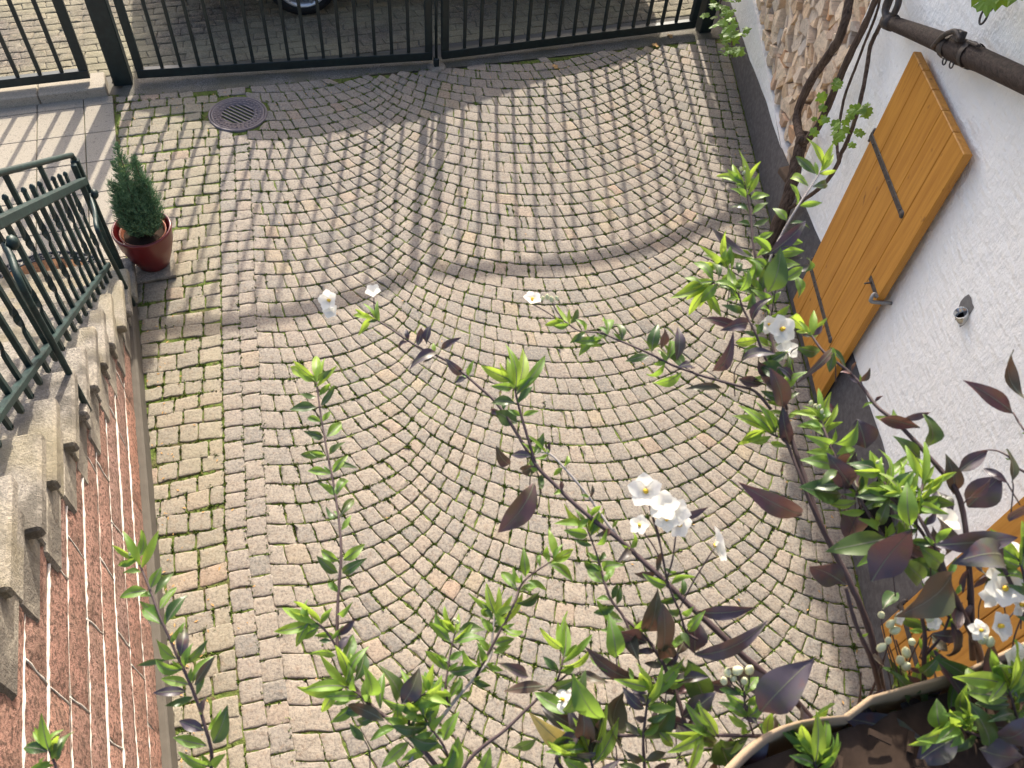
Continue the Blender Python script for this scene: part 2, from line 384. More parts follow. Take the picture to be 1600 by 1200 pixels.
MH = Vector((-2.075, 5.722, 0)); MHR = .222
corners = []
def stone(mb, q, top=0.0, gap=.0028, mi=0, jit=.006, tilt=.03, low=-.03, rnd=.25):
    q = [Vector((p[0], p[1])) for p in q]
    c = sum(q, Vector((0, 0)))/4
    dm = min((q[i]-q[(i+1) % 4]).length for i in range(4))
    if dm < .028: return
    pts = []
    for i in range(4):
        a, b, d = q[i-1], q[i], q[(i+1) % 4]
        e1 = (a-b); e2 = (d-b); r1 = min(.020, e1.length*rnd); r2 = min(.020, e2.length*rnd)
        bb = b+(c-b).normalized()*gap*1.3
        k = rng.uniform(.35, 1.0)
        pts.append(bb+e1.normalized()*r1*k); pts.append(bb+(c-bb).normalized()*r1*.22*k); pts.append(bb+e2.normalized()*r2*k)
        m = (b+d)/2; nr = (c-m).normalized(); pts.append(m+nr*(gap+rng.uniform(-.004, .0045))+(d-b).normalized()*rng.uniform(-.008, .008))
    pts = [p+Vector((rng.uniform(-1, 1), rng.uniform(-1, 1)))*jit*.5 for p in pts]
    n = len(pts); tx = rng.uniform(-tilt, tilt); ty = rng.uniform(-tilt, tilt); dz = rng.uniform(-.0045, .0022)
    def zz(p, o): return top+o+dz+(p.x-c.x)*tx+(p.y-c.y)*ty
    vs = [(p.x, p.y, low+top) for p in pts]
    vs += [(p.x, p.y, zz(p, -.0042)) for p in pts]
    for ins, o in ((.0028, -.0018), (.010, -.0002)):
        for p in pts:
            d = c-p; p2 = p+d.normalized()*min(ins, d.length*.5); vs.append((p2.x, p2.y, zz(p2, o)+rng.uniform(-.0008, .0008)))
    for p in pts[::2]:
        p2 = c+(p-c)*.5; vs.append((p2.x, p2.y, zz(p2, .0008+rng.uniform(-.0016, .0016))))
    vs.append((c.x, c.y, zz(c, rng.uniform(-.001, .002))))
    fs = []
    for r in range(3):
        for i in range(n): j = (i+1) % n; fs.append((r*n+i, r*n+j, (r+1)*n+j, (r+1)*n+i))
    h = n//2; o3 = 3*n; oh = 4*n
    for i in range(h):
        a0 = o3+2*i; a1 = o3+2*i+1; a2 = o3+(2*i+2) % n; b0 = oh+i; b1 = oh+(i+1) % h
        fs += [(a0, a1, b0), (a1, b1, b0), (a1, a2, b1), (b0, b1, oh+h)]
    mb.add(vs, fs, mi, True)
    corners.append((c, q))
def lineB1(y):                                     # left line of the two straight courses
    xs = [(-1.0, -.42), (.89, -.95), (1.47, -1.138), (1.96, -1.294), (2.58, -1.449), (3.54, -1.689), (5.13, -2.081), (7, -2.56)]
    for (a, b), (c, d) in zip(xs, xs[1:]):
        if y <= c: return b+(d-b)*(y-a)/(c-a)
    return xs[-1][1]
P_ = .1245
wob = lambda y, k: .018*math.sin(y*2.3+k)+.012*math.sin(y*5.1+k*2)
eA = lambda y: lineB1(y)+.222
cL = lambda y: -.70-.19*(y-4.1)+wob(y, 1)
bC = lambda y: .32-.17*(y-3.9)+wob(y, 2)
cR = lambda y: 1.40-.09*(y-4.1)+wob(y, 3)
eR = lambda y: 2.0
def rowgeo(i):
    yc = i*P_; B = bC(yc); yl = yc+.4; CL = cL(yl); CR = cR(yl)
    wl = B-CL; wr = CR-B; ycl = yc+.414*wl; ycr = yc+.414*wr
    A = eA(ycl-.38); wa = CL-A; ya = ycl-.414*wa
    Rr = eR(0); wrr = Rr-CR; yr = ycr-.414*wrr*1.0
    return dict(B=(B, yc), A=(A, ya), R=(Rr, yr), cl=wl, cr=wr, a=wa, r=wrr)
def F(g, seg, t):
    if seg == 'cl': x0, y0, w_, s = g['B'][0], g['B'][1], g['cl'], -1
    elif seg == 'cr': x0, y0, w_, s = g['B'][0], g['B'][1], g['cr'], 1
    elif seg == 'a': x0, y0, w_, s = g['A'][0], g['A'][1], g['a'], 1
    else: x0, y0, w_, s = g['R'][0], g['R'][1], g['r'], -1
    t = max(t, 0); R = w_*1.41421; si = min(t*.70711, .99); return (x0+s*w_*t, y0+R*(1-math.sqrt(1-si*si)))
pave = MB()
def gs(x):
    if x < -1.9: return .085
    if x < -.9: return .085-(x+1.9)*.07
    if x < -.4: return .015
    return .03
def keep(c):
    x, y = c
    if y < -.3 or y > gate_y(x)-gs(x)-.02: return False
    if x > 2.06: return False
    if (Vector((x, y))-MH.xy).length < MHR+.012: return False
    return True
def clampq(q):
    out = []
    for p in q:
        x, y = p; gy = gate_y(x)-gs(x)
        if y > gy: y = gy
        dv = Vector((x, y))-MH.xy
        if dv.length < MHR+.010: dv = dv.normalized()*(MHR+.010); x, y = MH.x+dv.x, MH.y+dv.y
        out.append((min(x, 2.10), y))
    return out
for i in range(-8, 66):
    g0, g1 = rowgeo(i), rowgeo(i+1)
    def pair(sgn_seg, t):
        th = math.asin(min(t*.70711, .99)); w_ = g0[sgn_seg]
        return F(g0, sgn_seg, t), F(g1, sgn_seg, t-P_*math.sin(th)*math.cos(th)/w_)
    par = 1 if i % 2 else -1
    # centre arc from left crest to right crest
    def cutlist(seg, w_):
        n = max(5, round(w_*1.11/.098)); L = []
        for k in range(n+1):
            u = k/n; th = 45*(1-u) ; wt = 1-(1-u)**2*1.0   # u=0 crest
            sh = (.28*par/n)*min(1, u*1.6)*(1 if seg in ('cl', 'a') else -1)
            j = rng.uniform(-.16, .16)/n*min(1, u*2.5+.12)
            uu = u**1.0
            th = 45*(1-uu*(1-.09*(1-uu)))+45*(sh+j if k not in (0,) else 0)
            L.append(math.sin(rad(th))/.70711)
        return L
    Ll = cutlist('cl', g0['cl']); Lr = cutlist('cr', g0['cr'])
    mid = rng.uniform(-.35, .35)
    seqs = []
    seqL = [('cl', t) for t in Ll[:-1]]; seqR = [('cr', t) for t in Lr[:-1]][::-1]
    full = seqL+[('m', (par*.25+mid*.3)*.10)]+seqR
    def getp(e):
        s, t = e
        if s == 'm':
            s = 'cr' if t > 0 else 'cl'; t = abs(t)
        return pair(s, t)
    P2 = [getp(e) for e in full]; seqs.append(P2)
    La = cutlist('a', g0['a']); Pa = [pair('a', max(t, 0)) for t in La[::-1]]; 
    ya0, ya1 = F(g0, 'a', 0)[1], F(g1, 'a', 0)[1]; Pa[0] = ((eA(ya0)-.003, ya0), (eA(ya1)-.003, ya1)); seqs.append(Pa)
    nr_ = max(4, round(g0['r']*1.11/.10)); 
    Pr = [pair('r', math.sin(rad(45*(1-k/nr_)))/.70711) for k in range(nr_+1)]; seqs.append(Pr)
    for sq in seqs:
        for (l0, u0), (l1, u1) in zip(sq, sq[1:]):
            q = [l0, l1, u1, u0]; c = (sum(p[0] for p in q)/4, sum(p[1] for p in q)/4)
            if keep(c): stone(pave, clampq(q))
    for (seg1, seg2) in (('cl', 'a'), ('cr', 'r')):
        lo, ua = pair(seg1, 1); _, ub = pair(seg2, 1); tp = F(g1, seg1, 1)
        q = [lo, ub, tp, ua] if seg1 == 'cr' else [lo, ua, tp, ub]
        c = (sum(p[0] for p in q)/4, sum(p[1] for p in q)/4)
        if keep(c): stone(pave, clampq(q))
y = -.3
while y < 7.3:                                      # one straight course along the house wall
    h = rng.uniform(.095, .13); 
    if keep((2.05, y+h/2)): stone(pave, [(2.0, y), (2.105, y+rng.uniform(-.006, .006)), (2.105, y+h), (2.0, y+h)])
    y += h
# two straight courses following the left edge
for col in range(2):
    y = -.4+col*.05
    while y < 6.6:
        h = rng.uniform(.092, .125)
        w0 = .111; a = lineB1(y)+col*w0; b = lineB1(y+h)+col*w0
        q = [(a, y), (a+w0, y+.03), (b+w0, y+h+.03), (b, y+h)]
        c = (sum(p[0] for p in q)/4, sum(p[1] for p in q)/4)
        if keep(c): stone(pave, clampq(q))
        y += h
struct('courtyard_paving', pave, 'sett')
# straight rows between those courses and the stair wall
left = MB(); r_y = -.4
while r_y < 6.7:
    h = rng.uniform(.098, .128)
    p0 = Vector((lineB1(r_y), r_y)); p1 = Vector((lineB1(r_y+h), r_y+h)); dr = Vector((-.955, -.295)); 
    d = 0; seg = rng.uniform(.06, .15); wv = rng.uniform(0, 6)
    while True:
        a0 = toL(*(p0+dr*(d)))[1]; a1 = toL(*(p0+dr*(d+seg)))[1]; s1, _ = toL(*(p0+dr*(d+seg)))
        lim = .03 if s1 > -.5 else .012
        if a0 < lim+.03: break
        if a1 < lim: 
            seg = max(.03, (a0-lim)/.98)
        wv1 = .012*math.sin(d*9+wv); wv2 = .012*math.sin((d+seg)*9+wv)
        q = [p0+dr*(d+seg)+Vector((0, wv2)), p0+dr*d+Vector((0, wv1)), p1+dr*d+Vector((0, wv1)), p1+dr*(d+seg)+Vector((0, wv2))]
        c = sum(q, Vector((0, 0)))/4
        if keep(c) and c.x > -3.2: stone(left, clampq([tuple(p) for p in q]), jit=.005, gap=.0045)
        d += seg; seg = rng.uniform(.095, .16)
        if a1 < lim: break
    r_y += h
struct('edge_paving', left, 'sett_left')

# moss and small weeds in the joints
moss = MB()
def tuft(c, r, h, n, z0=-.008):
    for k in range(n):
        a = rng.uniform(0, 6.28); d = r*math.sqrt(rng.random()); p = Vector((c[0]+math.cos(a)*d, c[1]+math.sin(a)*d, z0))
        b = rng.uniform(0, 6.28); wv = Vector((math.cos(b), math.sin(b), 0))*rng.uniform(.0022, .0045); lean = Vector((rng.uniform(-1, 1), rng.uniform(-1, 1), 0))*h*.8
        hh = h*rng.uniform(.6, 1.3)
        moss.add([p-wv, p+wv, p+wv*.7+lean*.6+Z*hh*.8, p-wv*.7+lean+Z*hh], [(0, 1, 2, 3)], 0, False)
def fld(x, y): return math.sin(x*3.1+1.3*math.sin(y*1.7))+math.sin(y*2.7+x*1.1+2)+.8*math.sin(x*7.7-y*5.3)+.6*math.sin(y*11+x*9)
for c, q in corners:
    f = fld(c.x, c.y); pr = .72+.22*f
    for i in range(4):
        if rng.random() < pr*.75:
            a, b = q[i], q[(i+1) % 4]
            for _ in range(rng.choice((1, 2, 3))):
                t = rng.random(); p = a+(b-a)*t; tuft(p, .006, .011, rng.randint(3, 6))
        if rng.random() < pr*.30: tuft(q[i], .011, .014, rng.randint(5, 10))
    if rng.random() < .006: tuft(q[0], .022, .012, 40, -.004)
stuff(build('joint_moss', moss, 'moss'), 'green moss and tiny weeds growing in the joints of the stone paving', 'moss')

lit = MB()
for _ in range(420):
    k_ = rng.random()
    if k_ < .35: x = rng.uniform(-2.9, 2.0); y = gate_y(x)-abs(rng.gauss(0, .25))-.12
    elif k_ < .6: x = 2.08-abs(rng.gauss(0, .12)); y = rng.uniform(.8, 7)
    elif k_ < .8: y = rng.uniform(.8, 3.6); x = L0.x+U.x/U.y*(y-L0.y)+.06+abs(rng.gauss(0, .12))
    else: x = rng.uniform(-2, 2); y = rng.uniform(.8, 6.8)
    a = rng.uniform(0, 6.28); d = Vector((math.cos(a), math.sin(a), rng.uniform(-.2, .2))); sd_ = Z.cross(d).normalized(); L = rng.uniform(.004, .013); c = Vector((x, y, rng.uniform(.001, .004)))
    lit.add([c-d*L, c+sd_*L*.4+Z*.002, c+d*L, c-sd_*L*.4+Z*.001], [(0, 1, 2, 3)], 0, False)
stuff(build('leaf_litter', lit, 'deadleaf'), 'small dry leaf crumbs scattered along the edges of the paving', 'leaf litter')
# gravelly threshold under the gate and the street beyond
mb = MB()
xk = [-3.06, -1.9, -.9, -.5, .8, 2.12]
ya = [(x, gate_y(x)-gs(x)-.015) for x in xk]
yb = [(x, gate_y(x)+.16) for x in xk]
for k in range(5):
    a, b, c, d = ya[k], ya[k+1], yb[k+1], yb[k]
    n = 10
    vs = []
    for j in range(4):
        for i in range(n+1):
            p = Vector(a).lerp(Vector(b), i/n); q = Vector(d).lerp(Vector(c), i/n); r = p.lerp(q, j/3)
            vs.append((r.x, r.y, -.004+(.006 if j in (1, 2) else 0)+rng.uniform(-.003, .003)))
    mb.add(vs, [(j*(n+1)+i, j*(n+1)+i+1, (j+1)*(n+1)+i+1, (j+1)*(n+1)+i) for j in range(3) for i in range(n)], 0, True)
struct('gate_threshold', mb, 'threshold')
mb = MB(); mb.add([(-9, 5.2, -.022), (2.2, 5.2, -.022), (2.2, 14, -.022), (-9, 14, -.022)], [(0, 1, 2, 3)])
so_ = struct('street_bed', mb, 'ground')
st = MB()
e1 = NN.xy; e2 = -U.xy
for j in range(0, 52):
    for i in range(-28, 34):
        a = i*.20+(j % 2)*.10; s = 2.72+j*.10
        def W(aa, ss): 
            p = L0.xy+e1*(aa+.012*math.sin(ss*62.8/2))+e2*(ss+.014*math.sin(aa*62.8/2)); return p
        q = [W(a, s), W(a+.2, s), W(a+.2, s+.1), W(a, s+.1)]; c = sum(q, Vector((0, 0)))/4
        if c.x > 2.05 or c.x < -6.3 or c.y < gate_y(c.x)+.20: continue
        if c.y > 9.5+.2*c.x+1: continue
        stone(st, [tuple(p) for p in q], -.012, .0022, tilt=.015, rnd=.12)
struct('street', st, 'paver')

# ------------------------------------------------------------------ terrace slabs, kerb
mb = MB()
s = -.95+.36*2
ks = [-.95+.36*k for k in range(-5, 4)]
for k in range(len(ks)-1):
    s0, s1 = ks[k], ks[k+1]
    if k == 0: s0 = -2.5
    for j in range(9):
        a1 = .0 if j == 0 else -.22-.34*(j-1); a0 = -.22-.34*j
        if s0 > -.42: continue
        mb.box(LF((s0+min(s1, -.36))/2, (a0+a1)/2, -.018+rng.uniform(-.0008, .0008)), (a1-a0-.006, min(s1, -.36)-s0-.006, .05), (NN, -U, Z), 0, .003)
struct('terrace', mb, 'slab')
mb = MB(); mb.box(LF(-1.4, -1.55, -.045), (3.1, 2.3, .05), (NN, -U, Z)); struct('terrace_bed', mb, 'joint')
mb = MB()
for j in range(6): 
    a1 = -.03-.5*j if j else -.03; mb.box(LF(-2.61, a1-.25, .02), (.494, .23, .13), (NN, -U, Z), 0, .008)
k_ = build('kerb', mb, 'slab'); k_['kind'] = 'structure'

# ------------------------------------------------------------------ manhole
t = thing('drain_cover', (MH.x, MH.y, 0), 'round cast iron drain cover with parallel slots set in the paving', 'drain cover')
mb = MB(); mb.lathe(MH, [(MHR+.008, -.03), (MHR+.008, .004), (MHR+.002, .008), (MHR-.010, .008), (MHR-.012, -.02)], 64)
build('frame', mb, 'cast', t)
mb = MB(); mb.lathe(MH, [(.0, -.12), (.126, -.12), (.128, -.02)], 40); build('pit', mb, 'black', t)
mb = MB(); R1 = MHR-.013
mb.lathe(MH, [(R1, -.03), (R1, .004), (R1-.004, .008), (R1-.014, .008), (R1-.016, .004), (.128, .004), (.126, -.02)], 64)
ang = rad(-30); ax = Vector((math.cos(ang), math.sin(ang), 0)); ay = Vector((-ax.y, ax.x, 0))
for k in range(-4, 4):                              # bars between the slots
    o = (k+.5)*.034; hw = math.sqrt(max(.0, .128**2-o*o))
    mb.box(MH+ay*o+Z*-.004, (hw*2+.006, .014, .016), (ax, ay, Z), 0, .002)
for k, r_, n_ in ((0, .147, 26), (1, .178, 34)):
    for i in range(n_):
        a = 6.283*i/n_+k*.09; p = MH+Vector((math.cos(a), math.sin(a), 0))*r_+Z*.0055
        d = Vector((math.cos(a), math.sin(a), 0)); mb.box(p, (.013, .018, .006), (d, Z.cross(d), Z), 0, .0025)
build('grate', mb, 'cast', t)

# ------------------------------------------------------------------ gate
def twist0(t): return 0
def leaf_gate(A, B, hfun, label, nb=15, stile_w=.06, bolt=False):
    A = Vector((A[0], A[1], 0)); B = Vector((B[0], B[1], 0)); D = (B-A); L = D.length; D.normalize(); P = Vector((-D.y, D.x, 0))
    t = thing('gate_leaf', A, label, 'gate', 'leaves of the driveway gate')
    H = lambda u: hfun(u)
    mb = MB(); mb.box(A+D*L/2+Z*.080, (L, .05, .075), (D, P, Z), 0, .003); build('bottom_rail', mb, 'gate', t)
    for k, u in ((0, 0), (1, 1)):
        mb = MB(); x = stile_w/2 if k == 0 else L-stile_w/2; mb.box(A+D*x+Z*(.118+H(u)-.03)/2, (stile_w, .05, H(u)-.03-.118), (D, P, Z), 0, .003); build('stile', mb, 'gate', t)
    mb = MB(); n = 24
    for i in range(n):
        p = A+D*L*i/n+Z*H(i/n); q = A+D*L*(i+1)/n+Z*H((i+1)/n); mb.bar(p, q+(q-p)*.02, .075, .05, (0, 0, 1), 0, 0)
    build('top_rail', mb, 'gate', t)
    for i in range(nb):
        u = (stile_w+(L-2*stile_w)*(i+1)/(nb+1))/L
        mb = MB(); mb.box(A+D*L*u+Z*(.119+H(u)-.03)/2, (.027, .024, H(u)-.03-.119), (D, P, Z), 0, .002); build('bar', mb, 'gate', t)
    if bolt:
        mb = MB(); c = A+D*(L+.012)-P*.035; mb.box(c+Z*.5, (.03, .02, 1.0), (D, P, Z), 0, .003); mb.box(c+Z*.03, (.055, .045, .06), (D, P, Z), 0, .004); build('drop_bolt', mb, 'gate', t)
    return t
leaf_gate((-2.95, 6.06), (-.60, 6.655), lambda u: 1.76+.23*math.sin(math.pi*min(1, u*.92+.04))**.8, 'dark green barred gate leaf with the car wheel behind it, left leaf of the pair')
leaf_gate((-.52, 6.675), (1.80, 7.53), lambda u: 1.78+.15*math.sin(math.pi*u)**.8, 'dark green barred gate leaf ending at the house wall under the hanging vine', bolt=False)
t = thing('gate_stop', (-.56, 6.62, 0), 'small metal gate stop and drop bolt where the two gate leaves meet', 'gate stop')
mb = MB(); mb.box((-.56, 6.60, .04), (.045, .05, .10), (Vector((.95, .3, 0)), Vector((-.3, .95, 0)), Z), 0, .006); build('bolt_foot', mb, 'gate', t)
mb = MB(); mb.tube([(-.56, 6.60, .09), (-.56, 6.605, 1.0)], .012, 8); build('rod', mb, 'gate', t)
mb = MB(); mb.lathe((-.56, 6.60, -.004), [(.085, 0), (.08, .016), (.05, .022), (.0, .022)], 9); build('mortar_pad', mb, 'render_grey', t)
t = thing('gate_post', (-3.06, 5.99, 0), 'thick square dark green post between the gate and the terrace fence', 'gate post', 'posts of the driveway gate')
mb = MB(); D = Vector((.955, .295, 0)); P = Vector((-.295, .955, 0)); mb.box((-3.075, 6.045, 1.0), (.145, .13, 2.0), (D, P, Z), 0, .006); build('shaft', mb, 'gate', t)
mb = MB(); mb.box((-3.075, 6.045, 2.012), (.165, .15, .02), (D, P, Z), 0, .004); build('cap', mb, 'gate', t)
t = thing('gate_post', (1.90, 7.57, 0), 'square dark green post at the house wall, half hidden by hanging vine leaves', 'gate post', 'posts of the driveway gate')
mb = MB(); mb.box((1.90, 7.57, 1.0), (.12, .12, 2.0), (D, P, Z), 0, .006); build('shaft', mb, 'gate', t)
mb = MB(); mb.box((1.90, 7.57, 2.012), (.14, .14, .02), (D, P, Z), 0, .004); build('cap', mb, 'gate', t)
# fence on the terrace kerb
t = thing('fence_panel', LF(-2.61, -1.4, .085), 'dark green barred fence panel standing on the pale kerb of the terrace', 'fence')
fa0, fa1, fh = -.13, -2.9, 1.75
mb = MB(); mb.box(LF(-2.62, (fa0+fa1)/2, .15), (fa0-fa1, .05, .07), (NN, -U, Z), 0, .003); build('bottom_rail', mb, 'gate', t)
mb = MB(); mb.box(LF(-2.62, (fa0+fa1)/2, fh), (fa0-fa1, .05, .07), (NN, -U, Z), 0, .003); build('top_rail', mb, 'gate', t)
mb = MB(); mb.box(LF(-2.62, fa0-.03, (fh+.15)/2), (.07, .05, fh-.225), (NN, -U, Z), 0, .003); build('stile', mb, 'gate', t)
for k in range(17):
    mb = MB(); mb.box(LF(-2.62, fa0-.03-.158*(k+1), (fh+.15)/2), (.030, .026, fh-.225), (NN, -U, Z), 0, .002); build('bar', mb, 'gate', t)

# ------------------------------------------------------------------ stairs
RISE, RUN = .175, .283
nose = [(.439+RUN*(k-4), .656+RISE*(k-4)) for k in range(1, 15)]
t = thing('outdoor_stair', LF(0, 0, 0), 'concrete outdoor stair with red sandstone side wall along the left edge of the yard', 'stairs')
SE = nose[-1][0]+RUN
for k, (s, z) in enumerate(nose):
    mb = MB(); dz = rng.uniform(-.004, .004); da = rng.uniform(-.008, .012)
    # rough lumpy step block with overhanging nose
    L = RUN+.10; nlen, nh = 7, 4
    mb.box(LF(s+L/2-.03, -.50+da/2, z-.03+dz), (1.06+.06+da, L, .06), (NN, -U, Z), 0, .010)
    mb.box(LF(s+RUN/2+.02, -.52, z-.06-.0575+dz), (1.10, RUN+.02, .115), (NN, -U, Z), 0, .006)
    build('step', mb, 'concrete', t)
# lower course of step ends
mb = MB()
for k, (s, z) in enumerate(nose[1:]):
    l = RUN+rng.uniform(-.05, .06); mb.box(LF(s+RUN/2+.04+rng.uniform(-.02, .02), -.09, z-.175-.085), (.22+rng.uniform(-.01, .012), l, .15), (NN, -U, Z), 0, .012)
build('step_support', mb, 'render_grey', t)
# red stone facing: blocks laid in courses, clipped under the steps
mb = MB()
def topz(s):
    k = (s-nose[0][0])/RUN; return nose[0][1]+RISE*math.floor(k)-.35
zs = [.13, .33, .53, .71, .89, 1.08, 1.27, 1.46, 1.64, 1.83, 2.02, 2.21, 2.40, 2.6]
VJ = []
for r in range(len(zs)-1):
    z0, z1 = zs[r]+.004, zs[r+1]-.004
    s = -.2+rng.uniform(0, .4)
    smin = nose[0][0]+(z0+.33-nose[0][1])/RISE*RUN
    s = smin+rng.uniform(-.3, 0)
    while s < SE+.3:
        l = rng.uniform(.42, .78); s0, s1 = max(s, smin)+.003, min(s+l, SE+.3)-.004
        if s1-s0 > .05:
            # subdivided, slightly bulging face
            nxx = max(2, int((s1-s0)/.045)); nz = 5; vs = []
            sk = rng.uniform(-.02, .02); VJ.append((s0, z0, z1, sk))
            for jj in range(nz+1):
                for ii in range(nxx+1):
                    e = 0 if ii in (0, nxx) or jj in (0, nz) else 1
                    ss = s0+(s1-s0)*ii/nxx+(sk*(jj/nz-.5)); zz_ = z0+(z1-z0)*jj/nz
                    zz_ += rng.uniform(-.003, .003)
                    vs.append(LF(ss, .0065+(.007+rng.uniform(-.005, .005))*e, zz_))
            mb.add(vs, [(j*(nxx+1)+i, j*(nxx+1)+i+1, (j+1)*(nxx+1)+i+1, (j+1)*(nxx+1)+i) for j in range(nz) for i in range(nxx)], 0, True)
        s += l
build('stone_facing', mb, 'redstone', t)
for r in range(1, len(zs)-1):                          # raised pale pointing along each course and down its joints
    mb = MB(); zc = zs[r]; s0 = nose[0][0]+(zc+.34-nose[0][1])/RISE*RUN; ph = rng.uniform(0, 6); P = []; RR = []; s_ = s0
    while s_ < SE+.3:
        P.append(LF(s_, .0085+rng.uniform(-.001, .001), zc+.006*math.sin(s_*4+ph)+.003*math.sin(s_*11+ph*2)+rng.uniform(-.002, .002)))
        RR.append(max(.0006, .0034+.0026*math.sin(s_*3.3+ph*3)+rng.uniform(-.0022, .0022))); s_ += .028
    mb.tube(P, RR, 6)
    for (ss, z0, z1, sk) in VJ:
        if abs(z0-zc) < .012 and ss > s0+.05: mb.tube([LF(ss+sk*.5*(q/4-.5)*2+rng.uniform(-.003, .003), .0075, z0-.004+(z1-z0+.008)*q/4) for q in range(5)], [rng.uniform(.002, .0055) for q in range(5)], 6)
    build('pointing', mb, 'mortar', t)
mb = MB()
# core wall: white mortar face just behind the stones
poly = [(nose[0][0]+.02, 0)]+[(SE+.4, 0), (SE+.4, nose[-1][1]-.19)]
for s, z in nose[::-1]: poly += [(s+RUN+.03, z-.18), (s+.03, z-.18)]
poly = [p for p in poly if p[1] >= 0 or True]
poly = [(a, max(b, .0)) for a, b in poly]
mb.prism(poly, -.96, .003, (U, Z, NN, L0)); build('core_wall', mb, 'mortar', t)
mb = MB(); mb.box(LF((SE+nose[0][0])/2+.22, .018, .055), (.05, SE-nose[0][0]+.42, .15), (NN, -U, Z), 0, .01); build('base_strip', mb, 'base', t)

# stair railing
t = thing('stair_railing', LF(-.5, -.05, 0), 'old green wrought iron railing with pointed bars climbing the stair', 'railing')
AR = 0
hand = lambda s: 1.188+.673*(s+.096); upr = lambda s: .934+.664*(s+.204); low = lambda s: .475+.643*(s+.006)
sE = 3.4
mb = MB(); mb.bar(LF(-.03, AR, low(-.03)), LF(sE, AR, low(sE)), .030, .030, NN, 0, .004); build('lower_rail', mb, 'rail', t)
mb = MB(); mb.bar(LF(-.24, AR+.012, upr(-.24)), LF(sE, AR+.012, upr(sE)), .040, .045, NN, 0, .006); build('upper_rail', mb, 'rail', t)
mb = MB(); mb.tube(catmull([LF(-.31, AR, .70), LF(-.325, AR, .85), LF(-.32, AR, .97), LF(-.27, AR, hand(-.27)-.01), LF(-.15, AR, hand(-.15)), LF(1, AR, hand(1)), LF(sE, AR, hand(sE))], 6), .015, 10); build('handrail', mb, 'rail', t)
mb = MB(); mb.box(LF(-.295, AR, .52), (.045, .035, 1.0), (NN, -U, Z), 0, .005); mb.box(LF(-.225, AR, .73), (.03, .03, .62), (NN, -U, Z), 0, .004); build('post', mb, 'rail', t)
def tw(ph):
    def f(tt):
        a = 0
        for c in (.30, .62): a += math.pi*1.0*min(1, max(0, (tt-c)/.16))
        return a
    return f
k = 1; s = .009
while s < sE-.1:
    tall = (k % 4 == 0)
    z0 = low(s)-.085; z1 = (hand(s)-.01) if tall else upr(s)+.075
    mb = MB(); twisted = (k % 2 == 1)
    mb.bar(LF(s, AR-.006, z0), LF(s, AR-.006, z1), .024 if not twisted else .026, .020 if not twisted else .014, U, 0, .002, tw(0) if twisted else None)
    if not tall: mb.lathe(LF(s, AR-.006, z1), [(.012, 0), (.013, .006), (.008, .018), (0, .024)], 8)
    mb.lathe(LF(s, AR-.006, z0), [(0, -.016), (.009, -.010), (.012, 0)], 8)
    build('baluster', mb, 'rail', t); s += .131; k += 1
def brace(s, zt, s2, zk, s3, zb):
    mb = MB(); mb.tube(catmull([LF(s, AR+.01, zt), LF(s*.6+s2*.4, AR+.03, zt-.01), LF(s2, .05, zk), LF((s2+s3)/2, .052, (zk+zb)/2), LF(s3, .052, zb+.04), LF(s3-.01, .048, zb), LF(s3-.04, .03, zb-.01), LF(s3-.05, .015, zb+.03)], 5), .013, 8)
    mb.lathe(LF(s, AR+.02, zt), [(0, 0), (.026, .004), (.03, .02), (.018, .034), (0, .036)], 12, 0, NN); build('brace', mb, 'rail', t)
brace(-.26, .80, .10, .82, .0, .12); brace(1.36, 1.88, 1.54, 1.81, 1.58, 1.11); brace(2.9, 2.86, 3.08, 2.79, 3.12, 2.1)

# door mat
t = thing('door_mat', LF(-.75, -.62, .008), 'half round coir door mat with pierced black rubber border on the terrace', 'door mat')
mc = LF(-.44, -.50, .01)
def arcpts(r, n=28, sq=.78): return [mc+NN*math.cos(math.pi*i/n)*r-U*math.sin(math.pi*i/n)*r*sq for i in range(n+1)]
mb = MB(); o_ = arcpts(.30); mb.add([p+Z*.006 for p in o_]+[p-Z*.008 for p in o_], [tuple(range(len(o_)))]+[(i, i+1, len(o_)+i+1, len(o_)+i) for i in range(len(o_)-1)]); build('coir_field', mb, 'coir', t)
mb = MB(); mb.tube(arcpts(.385), .010, 6); mb.tube(arcpts(.315), .009, 6)
for i in range(22):
    a = math.pi*(i+.5)/22; d = NN*math.cos(a)-U*math.sin(a)*.78; mb.tube([mc+d*.315, mc+d*.35+NN*math.sin(a)*.01, mc+d*.385], .007, 5)
    mb.lathe(mc+d*.35, [(.016, -.004), (.016, .006), (.006, .006)], 8)
build('rubber_border', mb, 'rubber', t)

# ------------------------------------------------------------------ red pot with conifer
PC = Vector((-2.235, 3.99, 0))
tb = MB(); tb.box((-2.235, 3.965, .012), (.27, .27, .026), (NN, -U, Z), 0, .006)
tag(build('paving_slab', tb, 'concrete'), 'square grey concrete slab under the red glazed pot', 'slab')
PC.z = .026
t = thing('potted_conifer', PC, 'small dwarf conifer in a glossy red pot on the grey slab beside the stair foot', 'potted tree')
mb = MB(); mb.lathe(PC, [(0, 0), (.090, 0), (.102, .01), (.138, .10), (.168, .20), (.180, .285), (.184, .30), (.180, .31), (.171, .308), (.166, .29), (.158, .22), (.14, .2), (0, .2)], 48); build('pot', mb, 'redglaze', t)
ic = PC+Vector((.008, -.01, 0)); mb = MB(); mb.lathe(ic, [(.10, .05), (.138, .27), (.146, .29), (.140, .293), (.133, .28), (.12, .24)], 40); build('inner_pot', mb, 'innerpot', t)
mb = MB(); vs = [ic+Z*.262]; 
for r in (.05, .10, .134):
    for j in range(20): a = 6.283*j/20; vs.append(ic+Vector((math.cos(a)*r, math.sin(a)*r, .255+rng.uniform(0, .012))))
